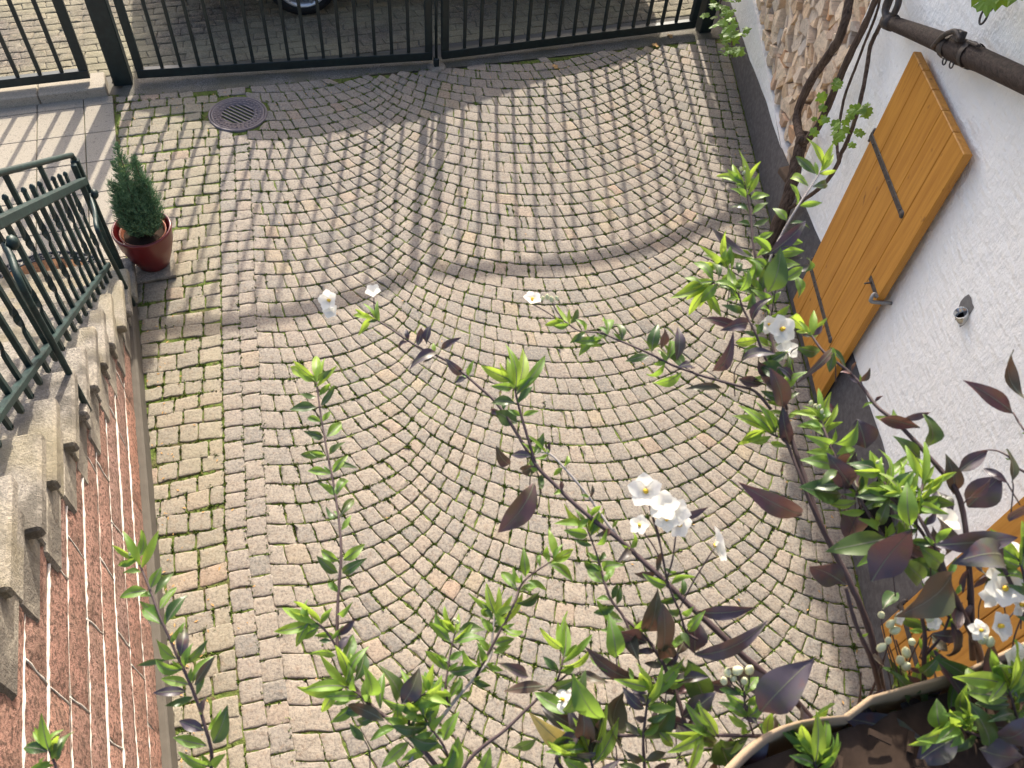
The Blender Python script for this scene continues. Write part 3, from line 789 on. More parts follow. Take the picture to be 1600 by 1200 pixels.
fs = [(0, 1+j, 1+(j+1) % 20) for j in range(20)]+[(1+r*20+j, 1+r*20+20+j, 1+r*20+20+(j+1) % 20, 1+r*20+(j+1) % 20) for r in range(2) for j in range(20)]
mb.add(vs, fs, 0, True); build('soil', mb, 'soil', t)
spires = [(.02, .02, .69, .085), (.09, .03, .60, .085), (-.035, .03, .56, .085), (.125, .0, .47, .075), (.04, -.05, .54, .085), (-.08, .0, .43, .075), (.09, -.06, .40, .075), (-.04, -.06, .38, .075), (.05, .08, .5, .08), (-.08, .05, .32, .07)]
trk = MB(); fol = MB()
for (dx, dy, h, r) in spires:
    b = ic+Vector((dx*.25, dy*.25, .25)); tp = ic+Vector((dx, dy*1.1, .22+h)); md = ic+Vector((dx*.95, dy*.95, .24+h*.4)); ax_ = catmull([b, md, tp], 10)
    trk.tube(ax_, [.008*(1-.8*i/(len(ax_)-1)) for i in range(len(ax_))], 6)
    for i, p in enumerate(ax_):
        u = i/(len(ax_)-1)
        if u < .06: continue
        rr = r*(math.sin(min(1, u*1.9+.25)*math.pi/2))*(1-u**2.2)+.012
        for _ in range(int(16+rr*150)):
            a = rng.uniform(0, 6.28); o = Vector((math.cos(a), math.sin(a), 0)); tw_ = p+Vector((0, 0, rng.uniform(-.02, .02)))+o*rr*rng.uniform(.1, .45)
            dirr = (o*rng.uniform(.45, .9)+Z*rng.uniform(.5, 1.1)).normalized(); L = rr*rng.uniform(.5, 1.15)+.014
            nn_ = 3
            for q in range(nn_*3):
                f_ = q/(nn_*3); c = tw_+dirr*L*f_; a2 = rng.uniform(0, 6.28); sd = Vector((math.cos(a2), math.sin(a2), rng.uniform(.2, .9))).normalized()
                nd = (dirr*.7+sd*.8).normalized()*rng.uniform(.011, .019); wd = dirr.cross(sd).normalized()*.0021
                fol.add([c-wd, c+wd, c+nd+wd*.3, c+nd-wd*.3], [(0, 1, 2, 3)], 0, False)
build('trunk', trk, 'ochre', t); build('foliage', fol, 'conifer', t)

# ------------------------------------------------------------------ house on the right
XW = 2.135
OY0, OZt = 4.80, 2.75                                # firewood opening: near jamb, top
opn = [(OY0, .335), (7.06, .575), (8.2, .66), (8.2, OZt), (OY0, OZt)]
t = thing('house', (XW, 3, 0), 'white roughcast house wall with dark grey plinth along the right side of the yard', 'house')
mb = MB()
def wallgrid(y0, y1, zf0, zf1, nyy, nzz, x=XW):
    vs = []
    for j in range(nzz+1):
        for i in range(nyy+1):
            y = y0+(y1-y0)*i/nyy; a, b = zf0(y), zf1(y); z = a+(b-a)*j/nzz
            e = 0 if (i in (0, nyy)) else 1
            vs.append((x+.006*e*(math.sin(y*5.3+z*3)+math.sin(z*7.1-y*2.2))*.5, y, z))
    mb.add(vs, [(j*(nyy+1)+i+1, j*(nyy+1)+i, (j+1)*(nyy+1)+i, (j+1)*(nyy+1)+i+1) for j in range(nzz) for i in range(nyy)], 0, True)
ob = lambda y: .335+(y-OY0)*(.575-.335)/(7.06-OY0)
wallgrid(-2.5, OY0, lambda y: .0, lambda y: 3.3, 60, 30)
wallgrid(OY0, 9, lambda y: .0, ob, 30, 4)
wallgrid(OY0, 9, lambda y: OZt, lambda y: 3.3, 30, 4)
wallgrid(9, 13, lambda y: 0, lambda y: 3.3, 20, 10)
# reveal of the opening
mb.add([(XW, OY0, ob(OY0)), (XW+.5, OY0, ob(OY0)), (XW+.5, OY0, OZt), (XW, OY0, OZt)], [(0, 1, 2, 3)])
mb.add([(XW, OY0, ob(OY0)), (XW, 9, ob(9)), (XW+.5, 9, ob(9)), (XW+.5, OY0, ob(OY0))], [(0, 1, 2, 3)])
mb.add([(XW+.5, 4.6, 0), (XW+.5, 9.2, 0), (XW+.5, 9.2, 3.3), (XW+.5, 4.6, 3.3)], [(0, 1, 2, 3)])
mb.add([(XW, -2.5, 0), (XW+4, -2.5, 0), (XW+4, -2.5, 3.3), (XW, -2.5, 3.3)], [(0, 1, 2, 3)])
wl = build('wall', mb, 'whitewall', t)
mb = MB()
def plz(y): 
    pts = [(-2.5, .56), (2.49, .56), (3.15, .535), (4.1, .535), (4.7, .44), (5.4, .37), (7.2, .235), (9, .15), (13, .1)]
    for (a, b), (c, d) in zip(pts, pts[1:]):
        if y <= c: return b+(d-b)*(y-a)/(c-a)
    return .1
n = 90; vs = []
for i in range(n+1):
    y = -2.5+15.5*i/n; z = plz(y)+.004*math.sin(y*13)+.003*math.sin(y*31); vs += [(XW-.022, y, -.05), (XW-.018, y, z), (XW+.004, y, z+.004)]
mb.add(vs, [(3*i+3, 3*i, 3*i+1, 3*i+4) for i in range(n)]+[(3*i+4, 3*i+1, 3*i+2, 3*i+5) for i in range(n)], 0, True)
build('plinth', mb, 'plinth', t)
mb = MB()                                             # roof with eave overhang
mb.add([(1.78, -2.7, 3.16), (1.78, 13, 3.16), (6.2, 13, 6.0), (6.2, -2.7, 6.0), (1.78, -2.7, 3.10), (1.78, 13, 3.10), (6.2, 13, 5.9), (6.2, -2.7, 5.9)], [(0, 1, 2, 3), (4, 7, 6, 5), (0, 4, 5, 1), (0, 3, 7, 4), (1, 5, 6, 2)])
build('roof', mb, 'tile', t)
mb = MB(); mb.tube([(1.80, -2.7, 3.09), (1.80, 13, 3.09)], .055, 12); build('gutter', mb, 'handgrey', t)
# vent hole and chrome outlet
mb = MB(); vc = Vector((XW-.006, 2.579, 1.50)); ring = []
for i in range(14): a = 6.283*i/14; r = .066*rng.uniform(.75, 1.2); ring.append(vc+Vector((0, math.cos(a)*r*.85, math.sin(a)*r*1.1)))
mb.add([vc]+ring, [(0, 1+(i+1) % 14, 1+i) for i in range(14)]); build('vent_recess', mb, 'recess', t)
mb = MB(); pc = Vector((XW-.004, 2.555, 1.475)); axp = Vector((-.62, -.12, .72)).normalized(); mb.lathe(pc-axp*.02, [(.030, 0), (.030, .075), (.027, .076), (.026, .02), (0, .02)], 24, 0, axp); build('vent_pipe', mb, 'chrome', t)
mb = MB(); mb.lathe(pc-axp*.02, [(.0255, .03), (0, .03)], 20, 0, axp); build('vent_mouth', mb, 'black', t)
# dark opening at the foot of the wall
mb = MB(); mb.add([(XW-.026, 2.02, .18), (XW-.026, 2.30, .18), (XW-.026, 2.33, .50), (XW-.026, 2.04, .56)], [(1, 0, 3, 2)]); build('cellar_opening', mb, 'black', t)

# ------------------------------------------------------------------ shutters
def shutter(y0, y1, z0, z1, label, nb, straps, handle, xf=XW-.055):
    t = thing('shutter', (xf, (y0+y1)/2, z0), label, 'shutter', 'orange larch shutters on the white wall')
    wv = (y1-y0)/nb
    for k in range(nb):
        mb = MB(); mb.box((xf, y0+wv*(k+.5), (z0+z1)/2), (.042, wv-.003, z1-z0+rng.uniform(-.001, .001)), None, 0, .0035); build('board', mb, 'shutter', t)
    for zz_ in straps:
        mb = MB(); mb.box((xf+.022, (y0+y1)/2, zz_), (.016, y1-y0-.06, .10), None, 0, .002); build('batten', mb, 'shutter', t)
        mb = MB(); mb.box((xf-.023, y1-.31, zz_), (.006, .66, .036), None, 0, .002); mb.lathe((xf-.023, y1-.64, zz_), [(0, .005), (.02, .004), (.022, -.003)], 14, 0, Vector((-1, 0, 0)))
        mb.tube([(xf-.012, y1+.014, zz_-.04), (xf-.012, y1+.014, zz_+.04)], .012, 10)
        for q in range(6): mb.lathe((xf-.026, y1-.06-.11*q, zz_+(.006 if q % 2 else -.006)), [(.0065, 0), (.005, .0035), (0, .0045)], 8, 0, Vector((-1, 0, 0)))
        build('strap_hinge', mb, 'iron', t)
    if handle:
        hy, hz = handle; mb = MB(); mb.box((xf-.023, hy+.07, hz), (.006, .14, .030), None, 0, .002); mb.tube([(xf-.02, hy+.10, hz+.0), (xf-.045, hy+.10, hz-.006), (xf-.045, hy+.12, hz-.03)], .005, 6)
        build('latch', mb, 'iron', t)
        mb = MB(); mb.tube(catmull([(XW, hy-.035, hz-.01), (xf-.045, hy-.03, hz-.015), (xf-.055, hy-.02, hz), (xf-.04, hy+.0, hz+.015), (xf-.02, hy-.012, hz+.005)], 5), .010, 8); build('latch_keeper', mb, 'handgrey', t)
    return t
XS = XW-.055
sc = XS/2.155
shutter(3.20*sc, 4.065*sc, CAMH-(CAMH+.0)*sc, CAMH-(CAMH-1.873)*sc, 'orange boarded shutter with two iron strap hinges and a latch, beside the vine trunk', 5, (CAMH-(CAMH-1.345)*sc, CAMH-(CAMH-.34)*sc), (3.22*sc+.0, CAMH-(CAMH-.92)*sc))
shutter(1.05, 1.688*sc, .21, 1.95, 'orange boarded shutter low at the right, mostly hidden behind the flowering shrub', 4, (.45, 1.6), None)

# ------------------------------------------------------------------ firewood logs
seeds = []
z = .30; r = 0
while z < 2.4:
    y = OY0-.10+(r % 2)*.055
    while y < 7.7:
        cy = y+rng.uniform(-.036, .036); cz = z+(y-OY0)*.105+rng.uniform(-.034, .034)
        if cz < .58+(7.06-cy)*(1.84-.58)/(7.06-4.65)+.34: seeds.append((cy, cz))
        y += rng.choice((.09, .105, .12))
    z += .098; r += 1
def clip(poly, mx_, mz_, nx_, nz_):
    out = []
    for a, b in zip(poly, poly[1:]+poly[:1]):
        da = (a[0]-mx_)*nx_+(a[1]-mz_)*nz_; db = (b[0]-mx_)*nx_+(b[1]-mz_)*nz_
        if da <= 0: out.append(a)
        if da*db < 0: t_ = da/(da-db); out.append((a[0]+(b[0]-a[0])*t_, a[1]+(b[1]-a[1])*t_))
    return out
for (cy, cz) in seeds:
    if cz-.02 < ob(cy) or cy < OY0+.015 or cz > .58+(7.06-cy)*(1.84-.58)/(7.06-4.65)+.22: continue
    poly = [(cy-.14, cz-.14), (cy+.14, cz-.14), (cy+.14, cz+.14), (cy-.14, cz+.14)]
    for (oy, oz) in seeds:
        if (oy, oz) == (cy, cz) or abs(oy-cy) > .28 or abs(oz-cz) > .28: continue
        poly = clip(poly, (cy+oy)/2, (cz+oz)/2, oy-cy, oz-cz)
    poly = clip(poly, OY0+.004, 0, -1, 0); poly = clip(poly, cy, ob(cy)+.004, 0, -1)
    # drop nearly coincident corners, then knock one corner off now and then: split wedges
    pp = []
    for p in poly:
        if not pp or math.hypot(p[0]-pp[-1][0], p[1]-pp[-1][1]) > .022: pp.append(p)
    if len(pp) > 4 and rng.random() < .6: pp.pop(rng.randrange(len(pp)))
    if len(pp) > 3 and rng.random() < .35: pp.pop(rng.randrange(len(pp)))
    if len(pp) < 3: continue
    gy = sum(p[0] for p in pp)/len(pp); gz = sum(p[1] for p in pp)/len(pp); sh = rng.uniform(.95, 1.04)
    pts = [((p[0]-gy)*sh, (p[1]-gz)*sh) for p in pp]; n_ = len(pts)
    x0 = XW+.02+rng.uniform(-.022, .022); sk = (rng.uniform(-.25, .25), rng.uniform(-.22, .22)); c = Vector((0, gy, gz)); mb = MB(); vs = []
    for (dx_, kk) in ((.006, 1.0), (0, .93)):
        for p in pts: vs.append(c+Vector((x0+dx_+sk[0]*p[0]+sk[1]*p[1], p[0]*kk, p[1]*kk)))
    vs += [c+Vector((x0+.3, p[0], p[1])) for p in pts]
    mb.add(vs, [tuple(range(n_, 2*n_))[::-1]]+[(i, (i+1) % n_, n_+(i+1) % n_, n_+i) for i in range(n_)]+[(2*n_+i, 2*n_+(i+1) % n_, (i+1) % n_, i) for i in range(n_)])
    o = build('split_log', mb, 'log'); tag(o, 'split firewood log stacked in the opening of the white wall', 'firewood log', 'stacked firewood logs')
mb = MB(); mb.box((XW-.02, 4.93, .40), (.09, .12, .05), (Vector((.9, .3, .1)).normalized(), Vector((-.3, .9, 0)).normalized(), Z), 0, .006)
tag(build('wood_block', mb, 'ochre'), 'short dark wooden block on the ledge at the near end of the firewood', 'wood block')

# ------------------------------------------------------------------ wooden swingletree on the wall and iron hook
t = thing('harness_beam', (XW-.09, 3.6, 2.05), 'dark old wooden harness beam with iron hook and strap hung on the white wall', 'wall ornament')
pA = Vector((XW-.10, 4.27, 1.915)); pB = Vector((XW-.09, 2.35, 2.595))
def bp(u): return pA.lerp(pB, u)+Z*(.015*math.sin(u*3.1))
mb = MB(); us = [0, .02, .06, .15, .3, .36, .42, .5, .65, .8, .93, 1]; rr = [.012, .030, .036, .039, .044, .051, .055, .047, .046, .043, .038, .03]
mb.tube([bp(u) for u in us], rr, 18, 0, True, .07); build('beam', mb, 'oldwood', t)
dB = (pB-pA).normalized(); upv = Z
mb = MB(); mb.tube(catmull([bp(.02)+Vector((-.02, 0, .0)), bp(0)+Vector((-.03, .03, .05)), bp(0)+Vector((-.03, .03, .13)), bp(0)+Vector((-.03, -.03, .17)), bp(0)+Vector((-.03, -.085, .14)), bp(0)+Vector((-.03, -.09, .08))], 6), [.019]*20+[.017]*11, 10); mb.tube([bp(-.005), bp(.03)], .043, 16); build('end_hook', mb, 'iron', t)
mb = MB()
for u, ww in ((.36, .05), (.455, .035)):
    c = bp(u); mb.tube([c-dB*ww/2, c+dB*ww/2], .057, 18, 0, False); 
q0 = bp(.385)
mb.tube(catmull([bp(.33)+Vector((-.05, 0, -.02)), bp(.36)+Vector((-.06, 0, .05)), bp(.40)+Vector((-.06, 0, .085)), bp(.43)+Vector((-.055, 0, .06))], 5), .012, 8)
mb.box(bp(.41)+Vector((-.045, 0, .07)), (.03, .07, .045), (Vector((1, 0, 0)), dB, dB.cross(Vector((1, 0, 0)))), 0, .004)
mb.box(bp(.47)+Vector((-.035, 0, .06)), (.02, .10, .012), (Vector((1, 0, 0)), dB, dB.cross(Vector((1, 0, 0)))), 0, .003)
build('iron_strap', mb, 'iron', t)
mb = MB()
for k in range(2):
    c = bp(.39+.035*k)+Vector((-.03, 0, -.060)); mb.tube([c+Vector((0, math.cos(a)*.017, math.sin(a)*.015)) for a in [6.283*i/12 for i in range(13)]], .0035, 6)
build('chain_ring', mb, 'iron', t)
t = thing('hook_ring', (XW, 3.5, 2.4), 'small iron hook with hanging ring under the vine leaf at top right', 'wall hook')
hc = Vector((XW-.05, 3.535, 2.35))
mb = MB(); mb.tube([hc+Vector((0, math.cos(a)*.026, math.sin(a)*.038)) for a in [6.283*i/18 for i in range(19)]], .0048, 8); build('ring', mb, 'iron', t)
mb = MB(); mb.tube(catmull([(XW+.01, 3.47, 2.47), (XW-.05, 3.47, 2.46), (XW-.055, 3.49, 2.42), (XW-.05, 3.51, 2.385)], 5), .006, 8); build('hook', mb, 'iron', t)

# ------------------------------------------------------------------ grape vine
def vleaf(mb, p, nrm, up, size, mi=0):
    nrm = nrm.normalized(); up = (up-nrm*up.dot(nrm)).normalized(); sd = up.cross(nrm)
    prof = [(0, -.05), (.20, -.22), (.42, -.12), (.40, .10), (.62, .22), (.46, .34), (.40, .52), (.20, .48), (.0, .85)]
    pts = prof+[(-x, y) for x, y in prof[-2:0:-1]]
    vs = [p]+[p+sd*x*size+up*y*size+nrm*size*(-.22*abs(x)-.14*max(0, y)+rng.uniform(-.05, .05)) for x, y in pts]
    n = len(pts); mb.add(vs, [(0, 1+i, 1+(i+1) % n) for i in range(n)], mi, False)
t = thing('grape_vine', (2.0, 4.45, 0), 'old grape vine with dark shaggy trunk climbing the wall over the firewood', 'vine')
def onx(px, py, X): r = ray(px, py); return Vector((0, 0, CAMH))+r*(X/r.x)
def vt(pts, r0, r1, X=2.03, n=6, seg=10, jit=.12, name='trunk'):
    P = catmull([onx(p[0], p[1], X+(p[2] if len(p) > 2 else 0)) for p in pts], n); k = len(P); mb = MB(); mb.tube(P, [r0+(r1-r0)*i/(k-1) for i in range(k)], seg, 0, True, jit); return build(name, mb, 'vinebark', t)
vt([(1196, 415), (1208, 370), (1226, 325), (1240, 275), (1250, 232), (1256, 205)], .046, .040)
vt([(1253, 220), (1246, 195), (1247, 172), (1264, 132), (1288, 96), (1310, 62), (1323, 22), (1333, -40)], .028, .026, 2.0)
vt([(1254, 225), (1278, 198), (1300, 150), (1325, 92), (1350, 42), (1370, -5), (1388, -50)], .026, .015, 2.03, name='limb')
vt([(1225, 330), (1262, 308), (1290, 285), (1308, 258), (1314, 240), (1322, 225), (1335, 190), (1345, 155), (1354, 110), (1360, 72), (1375, 40), (1392, 2), (1405, -40)], .013, .011, 2.05, name='limb')
vt([(1310, 250), (1308, 225), (1312, 190), (1320, 150), (1335, 110), (1352, 65), (1368, 25), (1380, -20)], .009, .007, 2.07, name='limb')
fol = MB()
def leafat(px, py, X, size, toward=Vector((-.5, -.5, .8))):
    p = onx(px, py, X); nrm = toward+Vector((rng.uniform(-.5, .5), rng.uniform(-.5, .5), rng.uniform(-.4, .4))); a = rng.uniform(0, 6.28)
    vleaf(fol, p, nrm, Vector((math.cos(a)*.6, math.sin(a)*.6, rng.uniform(-1, .2))), size)
for (cx, cy, n, sp, sz) in ((1287, 158, 3, 16, .06), (1282, 192, 4, 14, .055), (1302, 200, 4, 16, .06), (1330, 165, 4, 13, .06), (1350, 175, 4, 9, .055), (1325, 205, 5, 18, .06), (1310, 128, 3, 7, .06), (1340, 205, 2, 8, .05)):
    for _ in range(n): leafat(cx+rng.gauss(0, sp*.6), cy+rng.gauss(0, sp*.6), 1.96+rng.uniform(-.04, .05), sz*rng.uniform(.8, 1.15))
# shoot hanging at the gate end
for _ in range(95):
    u = rng.random(); px = 1125+u*22+rng.gauss(0, 17*(1-u*.5)); py = -35+u*118+rng.gauss(0, 5)
    leafat(px, py, 1.84+rng.uniform(-.10, .12), rng.uniform(.05, .09), Vector((-.3, -.1, .9)))
for (px, py) in ((1545, -5), (1562, -12), (1535, -20), (1575, -18), (1592, -22)): leafat(px, py, 1.98, .10)
for _ in range(420):                                  # foliage along the eave above the frame
    yv = rng.uniform(4.6, 12.0); bul = .10*math.sin(yv*4.1)+.07*math.sin(yv*9.3+1)+(.10 if 5.2 < yv < 6.9 else 0)
    p = Vector((1.80-abs(bul)*rng.random()-rng.uniform(-.05, .05), yv, 3.16+rng.uniform(-.10, .10)))
    vleaf(fol, p, Vector((rng.uniform(-.8, .2), rng.uniform(-.5, .5), 1)), Vector((rng.uniform(-1, 1), rng.uniform(-1, 1), -.4)), rng.uniform(.07, .12))
build('foliage', fol, 'vineleaf', t)
mb = MB()
hp = catmull([onx(1145, 90, 1.86), onx(1140, 40, 1.85), onx(1128, -10, 1.85), Vector((1.84, 7.0, 2.2)), Vector((1.82, 6.9, 3.1))], 8); mb.tube(hp, .008, 6)
hp = catmull([onx(1334, -40, 2.0), Vector((1.98, 4.7, 2.6)), Vector((1.86, 4.9, 3.18)), Vector((1.80, 7, 3.17)), Vector((1.80, 11.5, 3.17))], 8); mb.tube(hp, .022, 8, 0, True, .1)
build('limb', mb, 'vinebark', t)

# fallen leaves and pebbles
for (px, py, lab) in ((1046, 56, 'dry tan leaf fallen on the paving nearest the gate post'), (1024, 71, 'dry yellow leaf fallen on the sunlit paving near the gate'), (866, 104, 'dry brown leaf fallen on the shaded paving before the gate')):
    r_ = ray(px, py); p = Vector((0, 0, CAMH))+r_*((.015-CAMH)/r_.z); mb = MB(); vleaf(mb, p, Vector((.1, -.2, 1)), Vector((rng.uniform(-1, 1), .5, 0)), .06)
    tag(build('fallen_leaf', mb, 'deadleaf'), lab, 'fallen leaf')

# ------------------------------------------------------------------ car behind the gate
CD = Vector((.955, .30, 0)).normalized(); CP = Vector((-CD.y, CD.x, 0)); CW = Vector((-1.80, 7.26, 0))
t = thing('parked_car', CW+CD*1.3+CP*.85, 'dark parked car with silver alloy wheel standing behind the gate', 'car')
def car(x, yv, z): return CW+CD*x+CP*yv+Z*z
prof = [(-1.20, .35), (-1.22, .62), (-1.18, .88), (-.75, 1.02), (-.45, 1.20), (-.12, 1.42), (.05, 1.46), (.6, 1.46), (1.25, 1.40), (1.75, 1.22), (2.35, .98), (2.9, .92), (3.3, .80), (3.42, .58), (3.40, .32)]
arch = lambda c: [(c+.36, .26), (c+.34, .42), (c+.22, .60), (c, .68), (c-.22, .60), (c-.34, .42), (c-.36, .26)]
bot = [(2.95, .24)]+[p for p in arch(2.58)]+[p for p in arch(0)]+[(-.5, .26)]
outline = prof+bot
mb = MB()
def inset(z): return .02+max(0, z-.95)*.42
n_ = len(outline); vs = [car(x, inset(z), z) for x, z in outline]+[car(x, 1.72-inset(z), z) for x, z in outline]
import mathutils
tri = mathutils.geometry.tessellate_polygon([[Vector((x, z, 0)) for x, z in outline]])
mb.add(vs, [tuple(f) for f in tri]+[tuple(i+n_ for i in f)[::-1] for f in tri]+[(i, (i+1) % n_, n_+(i+1) % n_, n_+i) for i in range(n_)])
build('body', mb, 'carpaint', t)
mb = MB()
for yy, sg in ((0, -1), (1.72, 1)):
    for wpoly in ([(-.45, 1.06), (-.22, 1.34), (.42, 1.39), (.45, 1.03)], [(.52, 1.03), (.50, 1.39), (1.15, 1.34), (1.85, 1.03)]):
        mb.add([car(x, (inset(z)-.004) if sg < 0 else 1.72-inset(z)+.004, z) for x, z in wpoly], [(0, 1, 2, 3)])
build('side_window', mb, 'glass', t)
for wx in (0, 2.58):
    for wy in (.0, 1.72):
        sgn = -1 if wy == 0 else 1; c = car(wx, .10 if wy == 0 else 1.62, .315); ax = CP*sgn
        tm = MB(); tm.lathe(c, [(.20, -.10), (.30, -.10), (.315, -.07), (.315, .07), (.30, .095), (.235, .10), (.225, .08)], 48, 0, ax); ty = build('tyre', tm, 'tyre', t)
        rm = MB(); rm.lathe(c, [(.228, .085), (.238, .098), (.225, .100), (.205, .088), (.20, .02)], 48, 0, ax); rm.lathe(c, [(.045, .085), (.03, .095), (0, .096)], 20, 0, ax)
        e1_ = ax.orthogonal().normalized(); e2_ = ax.cross(e1_)
        for k in range(5):
            for dd in (-.13, .13):
                a = 6.283*k/5; d0 = e1_*math.cos(a)+e2_*math.sin(a); d1 = e1_*math.cos(a+dd)+e2_*math.sin(a+dd); rm.bar(c+ax*.088+d0*.03, c+ax*.085+d1*.215, .026, .014, d0.cross(ax), 0, .002)
        build('rim', rm, 'alloy', ty)
        dm = MB(); dm.lathe(c, [(.20, .0), (0, .0)], 30, 0, ax); build('brake_disc', dm, 'iron', ty)

# ------------------------------------------------------------------ balcony parapet and planter
eB = Vector((.94, .34, 0)).normalized(); eN = Vector((-eB.y, eB.x, 0))
B0 = Vector((.615, .172, 0))                            # planter centre
t = thing('balcony', (0, -.6, 0), 'concrete balcony parapet below the planter, just outside the picture', 'balcony')
mb = MB(); mb.box(B0-eN*.06+eB*-.3+Z*2.70, (3.6, .34, .36), (eB, eN, Z), 0, .01); build('parapet', mb, 'render_grey', t)
mb = MB(); mb.box(B0-eN*.85+eB*-.3+Z*2.45, (3.6, 1.9, .18), (eB, eN, Z), 0, .01); build('floor_slab', mb, 'render_grey', t)
ZR = 3.20
tp = thing('planter_shrub', B0+Z*2.88, 'purple leaved climbing shrub with white flowers in a tan scalloped terracotta planter', 'potted shrub')
mb = MB(); n = 120; hx, hy = .40, .165
def pl(i, k, z, sc_=1.0):
    a = 6.283*i/n; ca, sa = math.cos(a), math.sin(a); ex = .42
    px = hx*math.copysign(abs(ca)**ex, ca); py = hy*math.copysign(abs(sa)**ex, sa)
    q = 1+0*a; sc2 = .013*abs(math.sin(px*3.14159/.155))
    dirv = Vector((px, py)).normalized()
    r_ = sc2 if abs(sa) > .3 else 0
    return B0+eB*(px*k)+eN*(py*k+math.copysign(r_, py)*sc_)+Z*z
rings = [(.80, 2.89, .3), (.90, 3.05, .6), (.965, 3.15, 1), (.97, 3.165, 1), (1.0, 3.17, 1), (1.008, 3.195, 1), (1.0, 3.201, 1), (.978, 3.199, 1), (.965, 3.18, 1), (.95, 3.10, 1)]
vs = [pl(i, k, z, s_) for k, z, s_ in rings for i in range(n)]
mb.add(vs, [(r*n+i, r*n+(i+1) % n, (r+1)*n+(i+1) % n, (r+1)*n+i) for r in range(len(rings)-1) for i in range(n)], 0, True); build('planter', mb, 'terracotta', tp)
mb = MB(); gx, gy = 40, 16; vs = []
for j in range(gy+1):
    for i in range(gx+1): vs.append(B0+eB*(-.37+.74*i/gx)+eN*(-.155+.31*j/gy)+Z*(3.172+rng.uniform(-.006, .010)))
mb.add(vs, [(j*(gx+1)+i, j*(gx+1)+i+1, (j+1)*(gx+1)+i+1, (j+1)*(gx+1)+i) for j in range(gy) for i in range(gx)], 0, True)
for _ in range(260):                                   # bark mulch and dead leaves
    p = B0+eB*rng.uniform(-.36, .36)+eN*rng.uniform(-.14, .14)+Z*(3.18+rng.uniform(0, .012)); a = rng.uniform(0, 6.28); d = Vector((math.cos(a), math.sin(a), rng.uniform(-.4, .4))).normalized(); mb.box(p, (rng.uniform(.01, .035), .007, .003), (d, Z.cross(d).normalized(), d.cross(Z.cross(d).normalized())))
build('soil', mb, 'soil', tp)

VIEW = -ray(800, 600).normalized()
def leaf(mb, b, tip, wd, nrm, mi, curl=.12, fold=.22, ovate=.42):
    """one pointed leaf from base to tip; width wd; normal hint nrm"""
    b = Vector(b); tip = Vector(tip); ax = tip-b; L = ax.length
    if L < 1e-4: return
    ax.normalize(); nrm = Vector(nrm); nrm = (nrm-ax*nrm.dot(ax))
    if nrm.length < 1e-3: nrm = ax.orthogonal()
    nrm.normalize(); sd = ax.cross(nrm); n = 9; vs = []; bend = curl*rng.uniform(.4, 2.4)*rng.choice((1, 1, 1, -1)); sb = rng.uniform(-.20, .20); fold = fold*rng.uniform(.5, 1.9); wv = rng.uniform(0, 6)
    for i in range(n+1):
        t_ = i/n; 
        wq = (max(0, (t_-.05)/.95)**.78)*((1-t_)**1.08)*3.45 if t_ > .05 else .04
        h = wd/2*min(1.05, wq)+.0003
        c = b+ax*L*t_+nrm*L*bend*(4*t_*(1-t_)*.6-(t_**2)*.5)+sd*L*sb*t_*t_
        ru = math.sin(t_*8+wv)*.09*wd; 
        vs += [c+sd*h+nrm*(h*fold+ru), c+sd*h*.5+nrm*(h*fold*.38), c-nrm*.0, c-sd*h*.5+nrm*(h*fold*.38), c-sd*h+nrm*(h*fold-ru)]
    mb.add(vs, [(i*5+j, i*5+j+1, (i+1)*5+j+1, (i+1)*5+j) for i in range(n) for j in range(4)], mi, True)
    if wd > .011:                                      # pale midrib
        rv = []
        for i in range(n):
            m_ = Vector(vs[i*5+2]); e = .00055*(1-i/n)+.0002; up_ = (nrm if nrm.dot(VIEW) > 0 else -nrm)*.0005; rv += [m_+sd*e+up_, m_-sd*e+up_]
        mb.add(rv, [(2*i, 2*i+1, 2*i+3, 2*i+2) for i in range(n-1)], 4, True)
def flower(par, p, r, face, yel=True):
    yel = rng.random() < .55 or r > .0195
    face = Vector(face).normalized(); x = face.orthogonal().normalized(); y_2 = face.cross(x); mb = MB(); ph = rng.uniform(0, 6)
    cup = rng.uniform(.1, .95)
    for k in range(5):
        a = ph+6.283*k/5; d = x*math.cos(a)+y_2*math.sin(a); s_ = face.cross(d); vs = []
        for i in range(6):
            t_ = i/5; h = r*.50*math.sin(math.pi*min(1, t_*.80+.17))**.8*(1 if t_ < .95 else .35); c = p+d*r*t_+face*r*(cup*t_-.35*t_*t_+.05*math.sin(k+t_*5))
            vs += [c-s_*h+face*h*.25, c, c+s_*h+face*h*.25]
        mb.add(vs, [(i*3+j, i*3+j+1, i*3+4+j, i*3+3+j) for i in range(5) for j in range(2)], 0, True)
    if yel: mb.lathe(p, [(.10*r, 0), (.16*r, .15*r), (.13*r, .42*r), (0, .46*r)], 8, 1, face)
    build('flower', mb, ['petal', 'stamen'], par)
def buds(par, pts, r):
    for p in pts:
        mb = MB(); a = Vector((rng.uniform(-.5, .5), rng.uniform(-.2, .6), 1)).normalized(); q = r*rng.uniform(.7, 1.12); mb.lathe(p, [(0, -1.3*q), (.55*q, -1.0*q), (.88*q, -.2*q), (.80*q, .5*q), (.35*q, 1.3*q), (0, 1.5*q)], 12, 0, a); build('flower_bud', mb, 'bud', par)
BR = []
